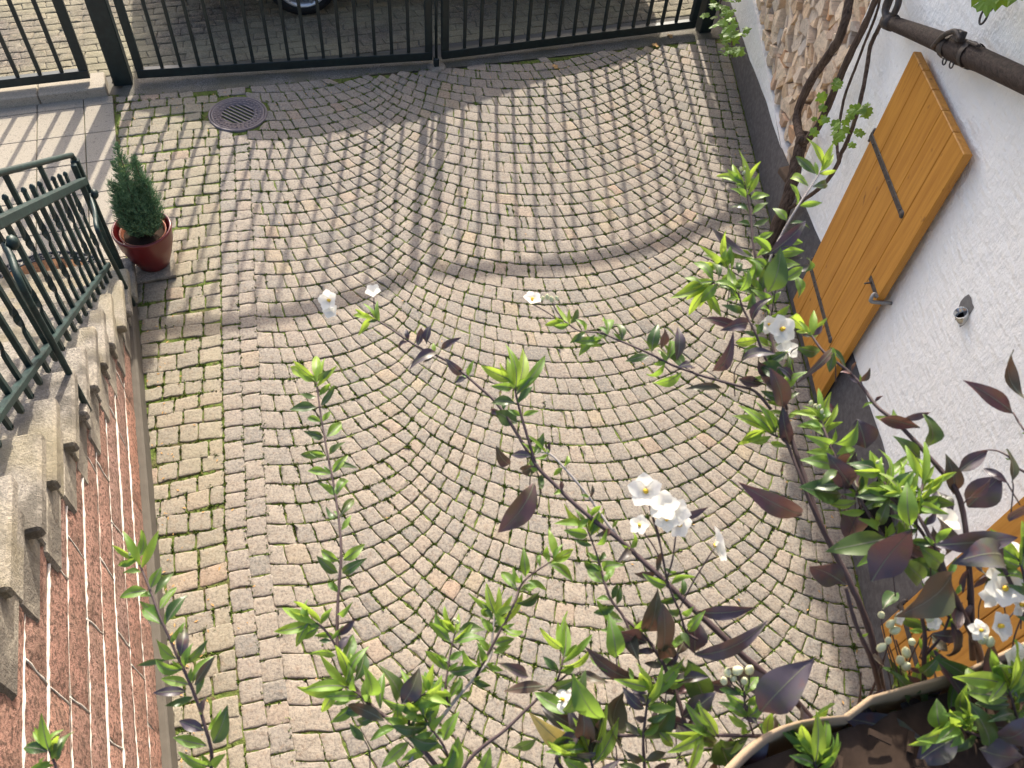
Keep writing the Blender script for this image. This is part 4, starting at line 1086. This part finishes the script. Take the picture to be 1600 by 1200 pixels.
def branch(pts, r0=.0026, r1=.0012, green=1.0, step=34, size=42, tipsize=58, rosette=5, mat_='twig', start=0.0, end=1.0, purple=.0):
    """pts: (px, py, depth). Returns branch object with its own leaf cluster"""
    P = catmull([at(*p) for p in pts], 5); n = len(P); mb = MB(); mb.tube(P, [(r0+(r1-r0)*i/(n-1))*1.02 for i in range(n)], 7, 0, True, .12)
    # nodes
    br = build('branch', mb, mat_, tp); lf = MB()
    # cumulative pixel length
    acc = 0; nxt = step*.5; Lpx = [0]
    px = [Vector((p[0], p[1])) for p in pts]; tot = sum((px[i+1]-px[i]).length for i in range(len(px)-1))
    dmean = sum(p[2] for p in pts)/len(pts); k = 0; m = max(1, int(tot/step))
    for k in range(m):
        u = (k+rng.uniform(.2, .8))/m
        if u < start or u > end: continue
        f = u*(n-1); i = min(n-2, int(f)); p = P[i].lerp(P[i+1], f-i); tn = (P[i+1]-P[i]).normalized()
        # direction in the view plane so that leaves spread
        o1 = tn.cross(VIEW).normalized(); ph = rng.uniform(-.9, .9)
        tipness = u
        sz = size*1.08*(1.0-.15*tipness)*rng.uniform(.6, 1.25)*dmean/FPX
        for sg in ((1, -1) if rng.random() < .78 else (rng.choice((1, -1)),)):
            d = (o1*sg*math.cos(ph)+VIEW*math.sin(ph)*.8+tn*rng.uniform(.2, .95)+Z*rng.uniform(-.15, .35)).normalized()
            L = sz*rng.uniform(.7, 1.1); pt = p+d*L*.10
            isp = rng.random() < purple; mi = 2 if isp else (0 if rng.random() < .70 else 1)
            nr = (VIEW+Z*.6+Vector((rng.uniform(-.9, .9), rng.uniform(-.9, .9), rng.uniform(-.5, .5))))
            leaf(lf, pt, p+d*L, L*rng.uniform(.27, .42), nr, mi, .2, .34)
            if rng.random() < .35:                       # small axillary leaves
                d2 = (d+tn*.8+Z*.2).normalized(); leaf(lf, p, p+d2*L*.5, L*.15, nr, 0)
    tn = (P[-1]-P[-2]).normalized(); o1 = tn.cross(VIEW).normalized()
    for k in range(rosette):
        a = -1.15+2.3*k/max(1, rosette-1)+rng.uniform(-.2, .2); d = (tn*math.cos(a)+o1*math.sin(a)+VIEW*rng.uniform(-.35, .55)).normalized(); L = tipsize*pts[-1][2]/FPX*rng.uniform(.55, 1.1)
        nr = (o1*math.sin(a*1.5)*.7+VIEW+Z*.4+Vector((rng.uniform(-.8, .8),)*3)); leaf(lf, P[-1]-tn*.004*k, P[-1]+d*L, L*rng.uniform(.24, .36), nr, (5 if rng.random() < .8 else 0), .12, .32)
    br['_'] = 0; del br['_']
    BR.append((br, pts)); return br, lf
def fin(b):
    br, lf = b
    if lf.v: build('leaves', lf, ['leaf', 'leafdark', 'leafpurple', 'leafyellow', 'midrib', 'leaftip'], br)
    return br
soilz = lambda px, py: None
RT1 = (1385, 1112, 1.02); RT2 = (1300, 1165, .98); RT3 = (1535, 1075, 1.02)
B = {}
B['farleft'] = branch([(300, 1330, .95), (330, 1200, .95), (322, 1140, .95), (300, 1075, .96), (275, 1020, .97), (252, 968, .98), (232, 915, 1.0), (214, 872, 1.02)], .0024, .0011, size=54, tipsize=50, step=28, purple=.12)
B['left'] = branch([(740, 1290, .95), (680, 1195, .95), (630, 1143, .96), (575, 1098, .97), (545, 1060, .98), (528, 1020, 1.0), (528, 940, 1.03), (533, 860, 1.06), (525, 780, 1.10), (510, 700, 1.14), (500, 640, 1.17), (494, 590, 1.2)], .0028, .0011, size=56, tipsize=62, step=27, purple=.03)
B['left2'] = branch([(528, 1015, 1.0), (512, 990, 1.0), (497, 975, 1.0), (482, 972, 1.0)], .0016, .001, size=40, tipsize=58, step=22)
B['left3'] = branch([(640, 1150, .96), (640, 1110, .95), (655, 1090, .94), (672, 1080, .93)], .0016, .001, size=42, tipsize=60, step=26, rosette=5)
B['left4'] = branch([(580, 1100, .97), (560, 1085, .97), (545, 1075, .97), (530, 1070, .97)], .0015, .001, size=50, tipsize=62, step=18, rosette=5)
B['low1'] = branch([(800, 1270, .95), (715, 1200, .95), (690, 1160, .95), (668, 1130, .95), (655, 1105, .95)], .002, .001, size=50, tipsize=62, step=24, rosette=5)
B['mid1'] = branch([(640, 1190, .97), (700, 1108, .98), (740, 1060, 1.0), (766, 1027, 1.02), (770, 985, 1.03), (775, 955, 1.04)], .0024, .0011, size=40, tipsize=56, step=22, mat_='twiglight')
B['mid1b'] = branch([(744, 1056, 1.0), (800, 950, 1.03), (812, 918, 1.05), (830, 898, 1.07), (868, 873, 1.1)], .0017, .001, size=46, tipsize=46, step=26)
B['mid1c'] = branch([(702, 1106, .98), (696, 1075, .98), (700, 1045, .99), (706, 1010, 1.0), (712, 985, 1.01)], .0015, .0009, size=48, tipsize=40, step=20)
B['mid2'] = branch([(690, 1290, .93), (730, 1192, .94), (790, 1140, .95), (825, 1106, .96), (856, 1078, .97), (887, 1053, .98)], .0024, .0013, size=30, tipsize=20, step=60, rosette=0, start=.5)
B['mid2b'] = branch([(870, 1066, .97), (878, 1040, .97), (882, 1015, .98)], .0014, .001, size=40, tipsize=62, step=18, rosette=6)
B['main3'] = branch([RT2, (1240, 1092, .98), (1165, 1028, .98), (1106, 972, .99), (1075, 944, 1.0), (1037, 906, 1.01), (1006, 878, 1.02), (969, 844, 1.03), (931, 815, 1.04), (894, 784, 1.05), (869, 759, 1.06), (837, 725, 1.07), (784, 640, 1.11), (747, 603, 1.13), (700, 565, 1.16), (650, 540, 1.18), (605, 510, 1.2), (580, 495, 1.21)], .0044, .0012, size=30, tipsize=38, step=66, purple=.5, start=.25)
B['main3b'] = branch([(837, 725, 1.07), (819, 665, 1.08), (808, 625, 1.09), (803, 595, 1.1)], .002, .0012, size=40, tipsize=66, step=30, rosette=6, purple=.2)
B['main3c'] = branch([(969, 844, 1.03), (950, 819, 1.04), (919, 775, 1.06), (887, 737, 1.07), (860, 710, 1.08), (835, 705, 1.08)], .0022, .0010, size=26, tipsize=26, step=40, purple=.4, mat_='twiglight')
B['main3d'] = branch([(990, 1005, .98), (975, 965, .99), (953, 934, 1.0), (940, 893, 1.02), (931, 862, 1.03), (915, 820, 1.05)], .002, .001, size=46, tipsize=48, step=22)
B['main3e'] = branch([(1069, 1150, .95), (1069, 1125, .95), (1053, 1075, .96), (1034, 1034, .97), (1012, 1000, .98), (975, 965, .99)], .003, .0018, size=40, tipsize=30, step=40, purple=.5, rosette=0)
B['flw'] = branch([(1090, 1000, .97), (1072, 987, .97), (1062, 956, .97), (1045, 915, .97), (1034, 862, .96), (1028, 831, .95), (1018, 800, .94)], .0017, .0009, size=44, tipsize=10, step=40, rosette=0, end=.6)
B['flw2'] = branch([(1040, 909, .97), (1050, 878, .96), (1056, 837, .95)], .0012, .0009, size=20, rosette=0, step=90)
B['r1'] = branch([(1205, 640, 1.06), (1180, 612, 1.07), (1150, 602, 1.07), (1100, 588, 1.08), (1050, 570, 1.09), (1010, 550, 1.1), (965, 531, 1.11), (938, 520, 1.12), (905, 517, 1.13), (880, 500, 1.14)], .0021, .0010, size=50, tipsize=30, step=30, rosette=4, start=.35, purple=.05)
B['main7'] = branch([RT1, (1375, 1060, 1.01), (1360, 990, 1.01), (1335, 925, 1.01), (1305, 865, 1.02), (1280, 815, 1.02), (1255, 740, 1.04), (1235, 680, 1.06), (1225, 630, 1.08), (1215, 580, 1.1), (1203, 520, 1.12), (1198, 470, 1.14), (1188, 430, 1.16), (1178, 390, 1.17), (1172, 330, 1.19), (1163, 285, 1.2)], .0046, .0012, size=44, tipsize=52, step=24, rosette=6, start=.45, purple=.12)
B['main7b'] = branch([(1196, 440, 1.14), (1205, 400, 1.14), (1222, 365, 1.15), (1245, 325, 1.15), (1268, 290, 1.16), (1285, 262, 1.17)], .002, .0011, size=52, tipsize=50, step=26, rosette=4, mat_='twiglight')
B['main7c'] = branch([(1290, 838, 1.02), (1268, 790, 1.02), (1248, 738, 1.03), (1228, 690, 1.05), (1210, 680, 1.05), (1195, 672, 1.05)], .0028, .0011, size=40, tipsize=50, step=40, mat_='twig', start=.5, rosette=6)
B['main7d'] = branch([(1230, 640, 1.07), (1218, 600, 1.07), (1196, 560, 1.08), (1180, 520, 1.08), (1160, 480, 1.1), (1150, 455, 1.1), (1120, 440, 1.12), (1100, 455, 1.13)], .002, .001, size=48, tipsize=50, step=18, rosette=6, purple=.1)
B['main7e'] = branch([(1196, 470, 1.14), (1168, 440, 1.14), (1145, 425, 1.15), (1125, 410, 1.15)], .0014, .001, size=40, tipsize=48, step=14, rosette=6)
B['main8'] = branch([(1520, 1030, .98), (1515, 900, .94), (1500, 781, .95), (1459, 722, .97), (1403, 662, 1.0), (1369, 634, 1.02), (1344, 600, 1.04), (1319, 575, 1.05), (1287, 550, 1.06), (1264, 518, 1.08)], .0036, .0014, size=30, tipsize=36, step=60, purple=.7, start=.45, rosette=4)
B['r9'] = branch([(1500, 1010, .97), (1470, 930, .95), (1440, 880, .94), (1390, 850, .94), (1350, 790, .95), (1318, 740, .97), (1295, 690, .99), (1280, 650, 1.01)], .0028, .0012, size=56, tipsize=46, step=18, rosette=5, start=.35)
B['r10'] = branch([(1480, 940, .93), (1462, 870, .92), (1432, 820, .92), (1405, 790, .93), (1385, 760, .94), (1375, 738, .95)], .0024, .0012, size=54, tipsize=50, step=16, rosette=7, start=.35)
B['r10b'] = branch([(1432, 822, .92), (1430, 790, .92), (1440, 765, .93), (1443, 745, .94)], .0018, .0011, size=48, tipsize=54, step=16, rosette=7)
B['r10c'] = branch([(1405, 790, .93), (1410, 785, .93), (1412, 775, .93)], .0014, .001, size=40, tipsize=50, step=14, rosette=6)
B['main11'] = branch([RT3, (1530, 1020, .98), (1505, 960, .94), (1483, 915, .91), (1468, 870, .89), (1440, 815, .90), (1410, 770, .92)], .0050, .0016, size=40, tipsize=30, step=40, purple=.6, start=.3, rosette=3)
B['r12'] = branch([(1378, 1090, 1.0), (1362, 1031, .97), (1337, 975, .95), (1322, 920, .94)], .0036, .0020, size=20, rosette=0, step=200)
B['r13'] = branch([(1600, 960, .9), (1585, 925, .88), (1565, 880, .86)], .003, .0022, size=20, rosette=0, step=200)
B['r14'] = branch([(1445, 1105, .97), (1444, 1040, .96), (1445, 990, .95), (1438, 940, .93), (1455, 910, .92)], .0034, .0016, size=30, rosette=0, step=60, purple=.5)
B['r15'] = branch([(1440, 1030, .96), (1470, 995, .95), (1485, 960, .94)], .002, .0012, size=30, rosette=3, tipsize=30, step=40, purple=.5)
B['r16'] = branch([(1660, 760, .9), (1596, 735, .92), (1578, 715, .93), (1560, 705, .94), (1545, 703, .95)], .0016, .0008, size=10, rosette=0, step=200)
B['r17'] = branch([(1640, 720, .9), (1600, 672, .92), (1583, 645, .94)], .0014, .0010, size=10, rosette=0, step=200)
B['horiz'] = branch([(1330, 1165, .97), (1290, 1150, .94), (1230, 1149, .92), (1178, 1150, .9), (1110, 1148, .9), (1095, 1145, .9)], .0028, .0016, size=40, tipsize=60, step=40, rosette=6, purple=.3)
B['hor2'] = branch([(1178, 1150, .9), (1165, 1110, .9), (1163, 1080, .9)], .0013, .0009, size=46, tipsize=12, step=18, rosette=2)
B['lowr1'] = branch([(1555, 1160, .92), (1530, 1150, .9), (1505, 1140, .88), (1490, 1130, .87)], .0018, .0011, size=70, tipsize=90, step=14, rosette=7, purple=.1)
B['lowr2'] = branch([(1600, 1180, .9), (1588, 1120, .88), (1580, 1090, .87), (1570, 1065, .86)], .0018, .0011, size=70, tipsize=90, step=16, rosette=6, purple=.2)
B['lowr3'] = branch([(1640, 1020, .88), (1610, 960, .87), (1600, 900, .87), (1590, 870, .87)], .0022, .0012, size=60, tipsize=66, step=16, rosette=6, purple=.1)
B['lowm1'] = branch([(1010, 1230, .92), (1005, 1160, .92), (1010, 1110, .92), (1015, 1075, .92)], .002, .0011, size=60, tipsize=66, step=22, rosette=6, purple=.5)
B['lowm2'] = branch([(930, 1240, .92), (925, 1195, .92), (915, 1170, .92)], .002, .0012, size=60, tipsize=74, step=14, rosette=6, purple=.3)
B['lowm3'] = branch([(1290, 1260, .88), (1275, 1200, .88), (1270, 1175, .88)], .002, .0012, size=60, tipsize=66, step=14, rosette=6, purple=.1)
B['lowl'] = branch([(100, 1290, .9), (90, 1210, .92), (80, 1180, .93), (70, 1160, .93)], .0018, .0011, size=44, tipsize=50, step=16, rosette=5, purple=.2)
B['lowl2'] = branch([(900, 1230, .94), (870, 1185, .94), (905, 1165, .94), (945, 1150, .93), (1000, 1148, .93), (1050, 1130, .93)], .0026, .0018, size=50, tipsize=30, step=50, rosette=0, purple=.7)
# large individual leaves: (base px, tip px, width px, depth, material: 1 dark green 2 purple 3 yellow 0 green)
TW = []
EX = {
 'main3e': [(1034, 1017, 1032, 950, 34, .95, 2), (1010, 1005, 957, 992, 34, .96, 2), (1000, 1062, 908, 1030, 24, .95, 2), (995, 1150, 1056, 1092, 36, .94, 1), (975, 1080, 952, 1168, 40, .94, 2), (1110, 1112, 1072, 1028, 40, .93, 1), (1085, 1020, 1083, 965, 36, .97, 2), (1068, 1120, 1120, 1090, 30, .93, 2), (1005, 1085, 1030, 1110, 26, .95, 1)],
 'main3': [(1087, 956, 1180, 945, 20, .97, 2), (1085, 1022, 1206, 994, 26, .95, 2), (834, 756, 787, 838, 40, 1.04, 2), (685, 552, 637, 566, 16, 1.16, 2), (667, 538, 671, 505, 14, 1.17, 2), (652, 540, 657, 512, 12, 1.17, 2), (722, 585, 700, 560, 14, 1.15, 2), (690, 545, 718, 528, 10, 1.15, 2), (1050, 810, 1108, 796, 12, .97, 2), (808, 662, 776, 640, 26, 1.09, 1)],
 'mid2': [(853, 1072, 787, 1069, 17, .97, 2), (825, 1057, 780, 1040, 16, .98, 2), (890, 1168, 842, 1112, 30, .94, 3), (912, 1160, 880, 1112, 20, .94, 2), (860, 1078, 930, 1108, 16, .96, 1), (865, 1072, 905, 1062, 16, .97, 1)],
 'left': [(628, 1100, 656, 1046, 30, .93, 2), (600, 1126, 540, 1102, 20, .95, 2), (505, 705, 470, 715, 14, 1.14, 1), (520, 735, 552, 725, 12, 1.13, 1)],
 'farleft': [(288, 1035, 320, 1003, 13, .96, 1), (305, 1070, 338, 1030, 14, .95, 2), (262, 1030, 212, 1032, 8, .97, 1), (290, 1080, 240, 1085, 14, .95, 2)],
 'horiz': [(1189, 1112, 1262, 1030, 58, .88, 2), (1235, 1105, 1140, 1026, 32, .90, 2), (1445, 1158, 1312, 1122, 40, .90, 2), (1290, 1165, 1250, 1155, 26, .9, 2), (1140, 1200, 1120, 1155, 40, .9, 1), (1150, 1185, 1195, 1160, 36, .9, 2)],
 'r12': [(1319, 912, 1270, 876, 38, .94, 2)],
 'main11': [(1362, 908, 1427, 828, 56, .86, 2), (1487, 893, 1405, 960, 60, .84, 2), (1462, 852, 1595, 836, 32, .85, 2), (1385, 842, 1294, 862, 34, .88, 1), (1533, 1075, 1468, 1024, 24, .93, 1), (1515, 1100, 1452, 1030, 26, .92, 2), (1558, 1092, 1533, 1008, 30, .9, 2), (1446, 1120, 1402, 1084, 30, .95, 2), (1440, 905, 1402, 882, 30, .88, 1), (1470, 880, 1440, 858, 26, .88, 1), (1480, 1025, 1500, 975, 30, .93, 2)],
 'r13': [(1567, 874, 1498, 862, 50, .84, 2), (1575, 812, 1625, 785, 30, .86, 2)],
 'lowr2': [(1590, 1088, 1562, 1025, 34, .86, 0), (1560, 1150, 1620, 1130, 50, .86, 2)],
 'lowr1': [(1500, 1150, 1425, 1185, 44, .87, 2), (1545, 1165, 1515, 1100, 34, .87, 1), (1530, 1170, 1600, 1190, 44, .87, 2), (1470, 1140, 1455, 1095, 28, .87, 0)],
 'main7': [(1253, 803, 1175, 748, 34, .98, 2), (1332, 842, 1330, 795, 42, .98, 2), (1222, 636, 1212, 574, 30, 1.04, 2), (1235, 695, 1213, 640, 20, 1.05, 2), (1200, 457, 1232, 394, 34, 1.1, 1), (1165, 520, 1098, 490, 15, 1.1, 2), (1172, 402, 1104, 364, 15, 1.14, 2), (1200, 398, 1264, 346, 20, 1.12, 2), (1240, 425, 1276, 420, 10, 1.12, 2), (1225, 405, 1255, 400, 8, 1.13, 2), (1225, 590, 1185, 575, 30, 1.06, 1), (1192, 600, 1150, 590, 16, 1.07, 2)],
 'r1': [(1057, 562, 1060, 510, 17, 1.08, 2), (1033, 545, 1043, 514, 14, 1.09, 2), (1112, 580, 1158, 530, 20, 1.07, 2), (1128, 606, 1072, 604, 11, 1.07, 2), (1080, 575, 1068, 575, 14, 1.08, 2), (905, 540, 940, 535, 8, 1.12, 0), (940, 532, 895, 536, 12, 1.12, 0)],
 'main8': [(1352, 700, 1344, 654, 42, .98, 2), (1437, 668, 1366, 658, 20, .98, 2), (1410, 655, 1455, 645, 10, .98, 2), (1450, 698, 1452, 648, 36, .96, 1), (1440, 724, 1398, 682, 22, .97, 1), (1497, 737, 1541, 702, 22, .95, 2), (1490, 772, 1492, 710, 24, .95, 2), (1512, 792, 1560, 741, 46, .93, 2), (1300, 545, 1247, 584, 12, 1.05, 2), (1465, 768, 1478, 808, 28, .95, 2), (1320, 575, 1298, 540, 12, 1.05, 1)],
 'r17': [(1583, 646, 1510, 592, 24, .93, 2), (1604, 626, 1573, 546, 24, .92, 2)],
}
for k, lst in EX.items():
    lf = B[k][1]
    for (bx, by, tx, ty, wd, dp, mi) in lst:
        b = at(bx, by, dp+.01); e = at(tx, ty, dp-.005+rng.uniform(-.02, .02)); nr = VIEW*1.0+Vector((rng.uniform(-.6, .6), rng.uniform(-.6, .6), rng.uniform(-.2, .6)))
        leaf(lf, b, e, wd*1.15*dp/FPX, nr, mi, .14, rng.uniform(.10, .35))
# denser foliage low in the shrub: older olive and purple leaves round the stems
for (cx, cy, rx, ry, m_, dp, key, sz, wt) in ((985, 1080, 110, 90, 12, .95, 'main3e', 66, (1, 2, 2, 0)), (900, 1150, 90, 50, 9, .93, 'lowl2', 70, (1, 1, 2, 0)), (1060, 1010, 60, 60, 7, .97, 'main3', 62, (2, 2, 1)), (1120, 1150, 90, 50, 9, .91, 'horiz', 66, (1, 2, 2, 0)), (620, 1130, 90, 60, 3, .95, 'left', 50, (0, 1, 2)), (1440, 840, 90, 90, 9, .92, 'main11', 70, (2, 1, 0, 2)), (1530, 960, 70, 90, 9, .92, 'main11', 70, (2, 1, 2)), (1400, 1000, 60, 90, 5, .98, 'r14', 50, (2, 1)), (1530, 1120, 80, 60, 12, .90, 'lowr1', 80, (1, 2, 2, 0)), (1380, 1150, 90, 40, 8, .95, 'lowr1', 64, (2, 1)), (1190, 480, 70, 110, 7, 1.12, 'main7', 42, (0, 1, 5)), (1225, 560, 50, 90, 7, 1.07, 'main7', 52, (2, 1)), (1330, 760, 60, 60, 8, .96, 'r9', 60, (0, 1, 2)), (840, 740, 50, 60, 4, 1.08, 'main3', 44, (2, 1)), (1550, 760, 50, 40, 3, .93, 'main8', 60, (2,)), (1250, 1150, 80, 22, 10, .96, 'horiz', 52, (1, 2, 0)), (1400, 1085, 60, 22, 8, .97, 'lowr1', 46, (1, 2, 0)), (1500, 1060, 50, 20, 6, .96, 'lowr1', 46, (1, 0, 2))):
    for _ in range(m_):
        px_, py_ = cx+rng.gauss(0, rx*.5), cy+rng.gauss(0, ry*.5); a = rng.uniform(0, 6.28); L = sz*rng.uniform(.6, 1.15); d2 = dp+rng.uniform(-.03, .04)
        b = at(px_, py_, d2); e = at(px_+math.cos(a)*L*.9, py_-abs(math.sin(a))*L*.9*rng.choice((1, 1, -.6)), d2+rng.uniform(-.03, .03))
        leaf(B[key][1], b, e, (e-b).length*rng.uniform(.36, .5), VIEW+Vector((rng.uniform(-.9, .9), rng.uniform(-.9, .9), rng.uniform(-.3, .7))), rng.choice(wt), .18, .3)
        if rng.random() < .7: 
            st_ = MB(); st_.tube(catmull([b, at(px_-math.cos(a)*12, py_+rng.uniform(8, 26), d2+.01), at(px_-math.cos(a)*16+rng.uniform(-8, 8), py_+rng.uniform(34, 60), d2+.02)], 3), .0008, 5); TW.append((key, st_))
for k in B: fin(B[k])
for key, st_ in TW: build('twig', st_, 'twig', B[key][0])
FL = [('main3', 516, 470, 1.18, 17), ('main3', 517, 486, 1.18, 13), ('main3', 584, 458, 1.19, 13), ('r1', 831, 470, 1.14, 15), ('flw', 1010, 768, .93, 28), ('flw', 1036, 792, .93, 26), ('flw', 1058, 800, .93, 22), ('flw2', 1058, 818, .94, 22), ('flw', 1000, 822, .94, 17), ('flw2', 1115, 853, .94, 30),
      ('lowl2', 881, 1094, .95, 20), ('main7', 1220, 515, 1.09, 24), ('main7', 1203, 508, 1.1, 16), ('main7', 1230, 548, 1.09, 18), ('r10', 1473, 814, .93, 24), ('r13', 1559, 978, .88, 24), ('r13', 1580, 1027, .87, 26), ('r13', 1531, 985, .88, 18), ('r13', 1570, 920, .88, 30), ('r13', 1583, 866, .88, 26), ('r13', 1550, 930, .89, 22), ('r13', 1562, 895, .89, 20), ('r13', 1592, 945, .88, 22), ('r15', 1458, 972, .93, 13), ('r14', 1402, 965, .94, 12), ('flw', 1042, 812, .93, 20)]
for k, px, py, dp, r_ in FL:
    fc = VIEW+Vector((rng.uniform(-.6, .6), rng.uniform(-.2, .7), rng.uniform(-.2, .5)))
    if (px, py) == (1115, 853): fc = Vector((1, .2, .1))
    flower(B[k][0], at(px, py, dp), r_*dp/FPX, fc)
BD = [('r1', [(855, 464), (862, 468), (848, 466), (870, 466)], 1.13, 4.5), ('horiz', [(1152, 1048), (1137, 1051), (1131, 1064), (1163, 1064), (1171, 1047), (1146, 1060)], .9, 8), ('r14', [(1377, 961), (1388, 1001), (1377, 1012), (1416, 1020), (1416, 1041), (1391, 975), (1404, 968), (1398, 985), (1425, 1003), (1407, 1032)], .95, 8), ('r15', [(1453, 964), (1459, 979), (1445, 955)], .93, 9), ('r13', [(1547, 1003), (1561, 1040), (1535, 1000), (1600, 1015)], .88, 8),
      ('main7', [(1158, 264), (1164, 262), (1170, 266), (1162, 270)], 1.2, 3), ('r9', [(1267, 630), (1273, 634), (1279, 636), (1284, 643), (1286, 650)], 1.01, 4), ('r10', [(1371, 722), (1378, 727), (1374, 732)], .95, 3.5), ('r10c', [(1410, 762), (1415, 767), (1409, 772)], .93, 3.5), ('mid1c', [(710, 968), (715, 972), (712, 976)], 1.01, 3), ('farleft', [(203, 866), (208, 870), (205, 874)], 1.02, 3)]
for k, pts, dp, r_ in BD: buds(B[k][0], [at(x, y, dp+rng.uniform(-.005, .005)) for x, y in pts], r_*dp/FPX)
# flower and bud stalks
for (a, b, dp) in (((1152, 1055), (1165, 1090), .9), ((1137, 1058), (1164, 1088), .9), ((1171, 1052), (1165, 1090), .9), ((1163, 1068), (1165, 1092), .9), ((1131, 1068), (1165, 1092), .9), ((862, 470), (880, 500), 1.135), ((832, 475), (870, 498), 1.14), ((584, 465), (590, 498), 1.2), ((1377, 968), (1395, 1040), .96), ((1416, 1026), (1430, 1085), .96), ((1391, 980), (1412, 1080), .96), ((1388, 1006), (1405, 1075), .96), ((1010, 775), (1034, 862), .95), ((1000, 826), (1030, 870), .95), ((1115, 858), (1062, 950), .96), ((1559, 984), (1590, 950), .89), ((1580, 1030), (1598, 960), .89)):
    P = catmull([at(a[0], a[1], dp), at((a[0]+b[0])/2+rng.uniform(-4, 4), (a[1]+b[1])/2, dp+.004), at(b[0], b[1], dp+.005)], 4); mb = MB(); mb.tube(P, .0009, 5); build('flower_stalk', mb, 'twig', tp)
# many thin twigs and stem bases inside the planter
for (x0, y0, x1, y1) in ((1330, 1130, 1345, 1050), (1420, 1100, 1400, 1000), (1400, 1095, 1445, 985), (1470, 1110, 1450, 1010), (1345, 1120, 1400, 960), (1500, 1090, 1440, 1000)):
    mb = MB(); mb.tube(catmull([at(x0, y0, 1.04), at((x0+x1)/2+rng.uniform(-8, 8), (y0+y1)/2, 1.0), at(x1, y1, .97)], 5), [.0016]*6+[.001]*5, 6); build('branch', mb, 'twig', tp)
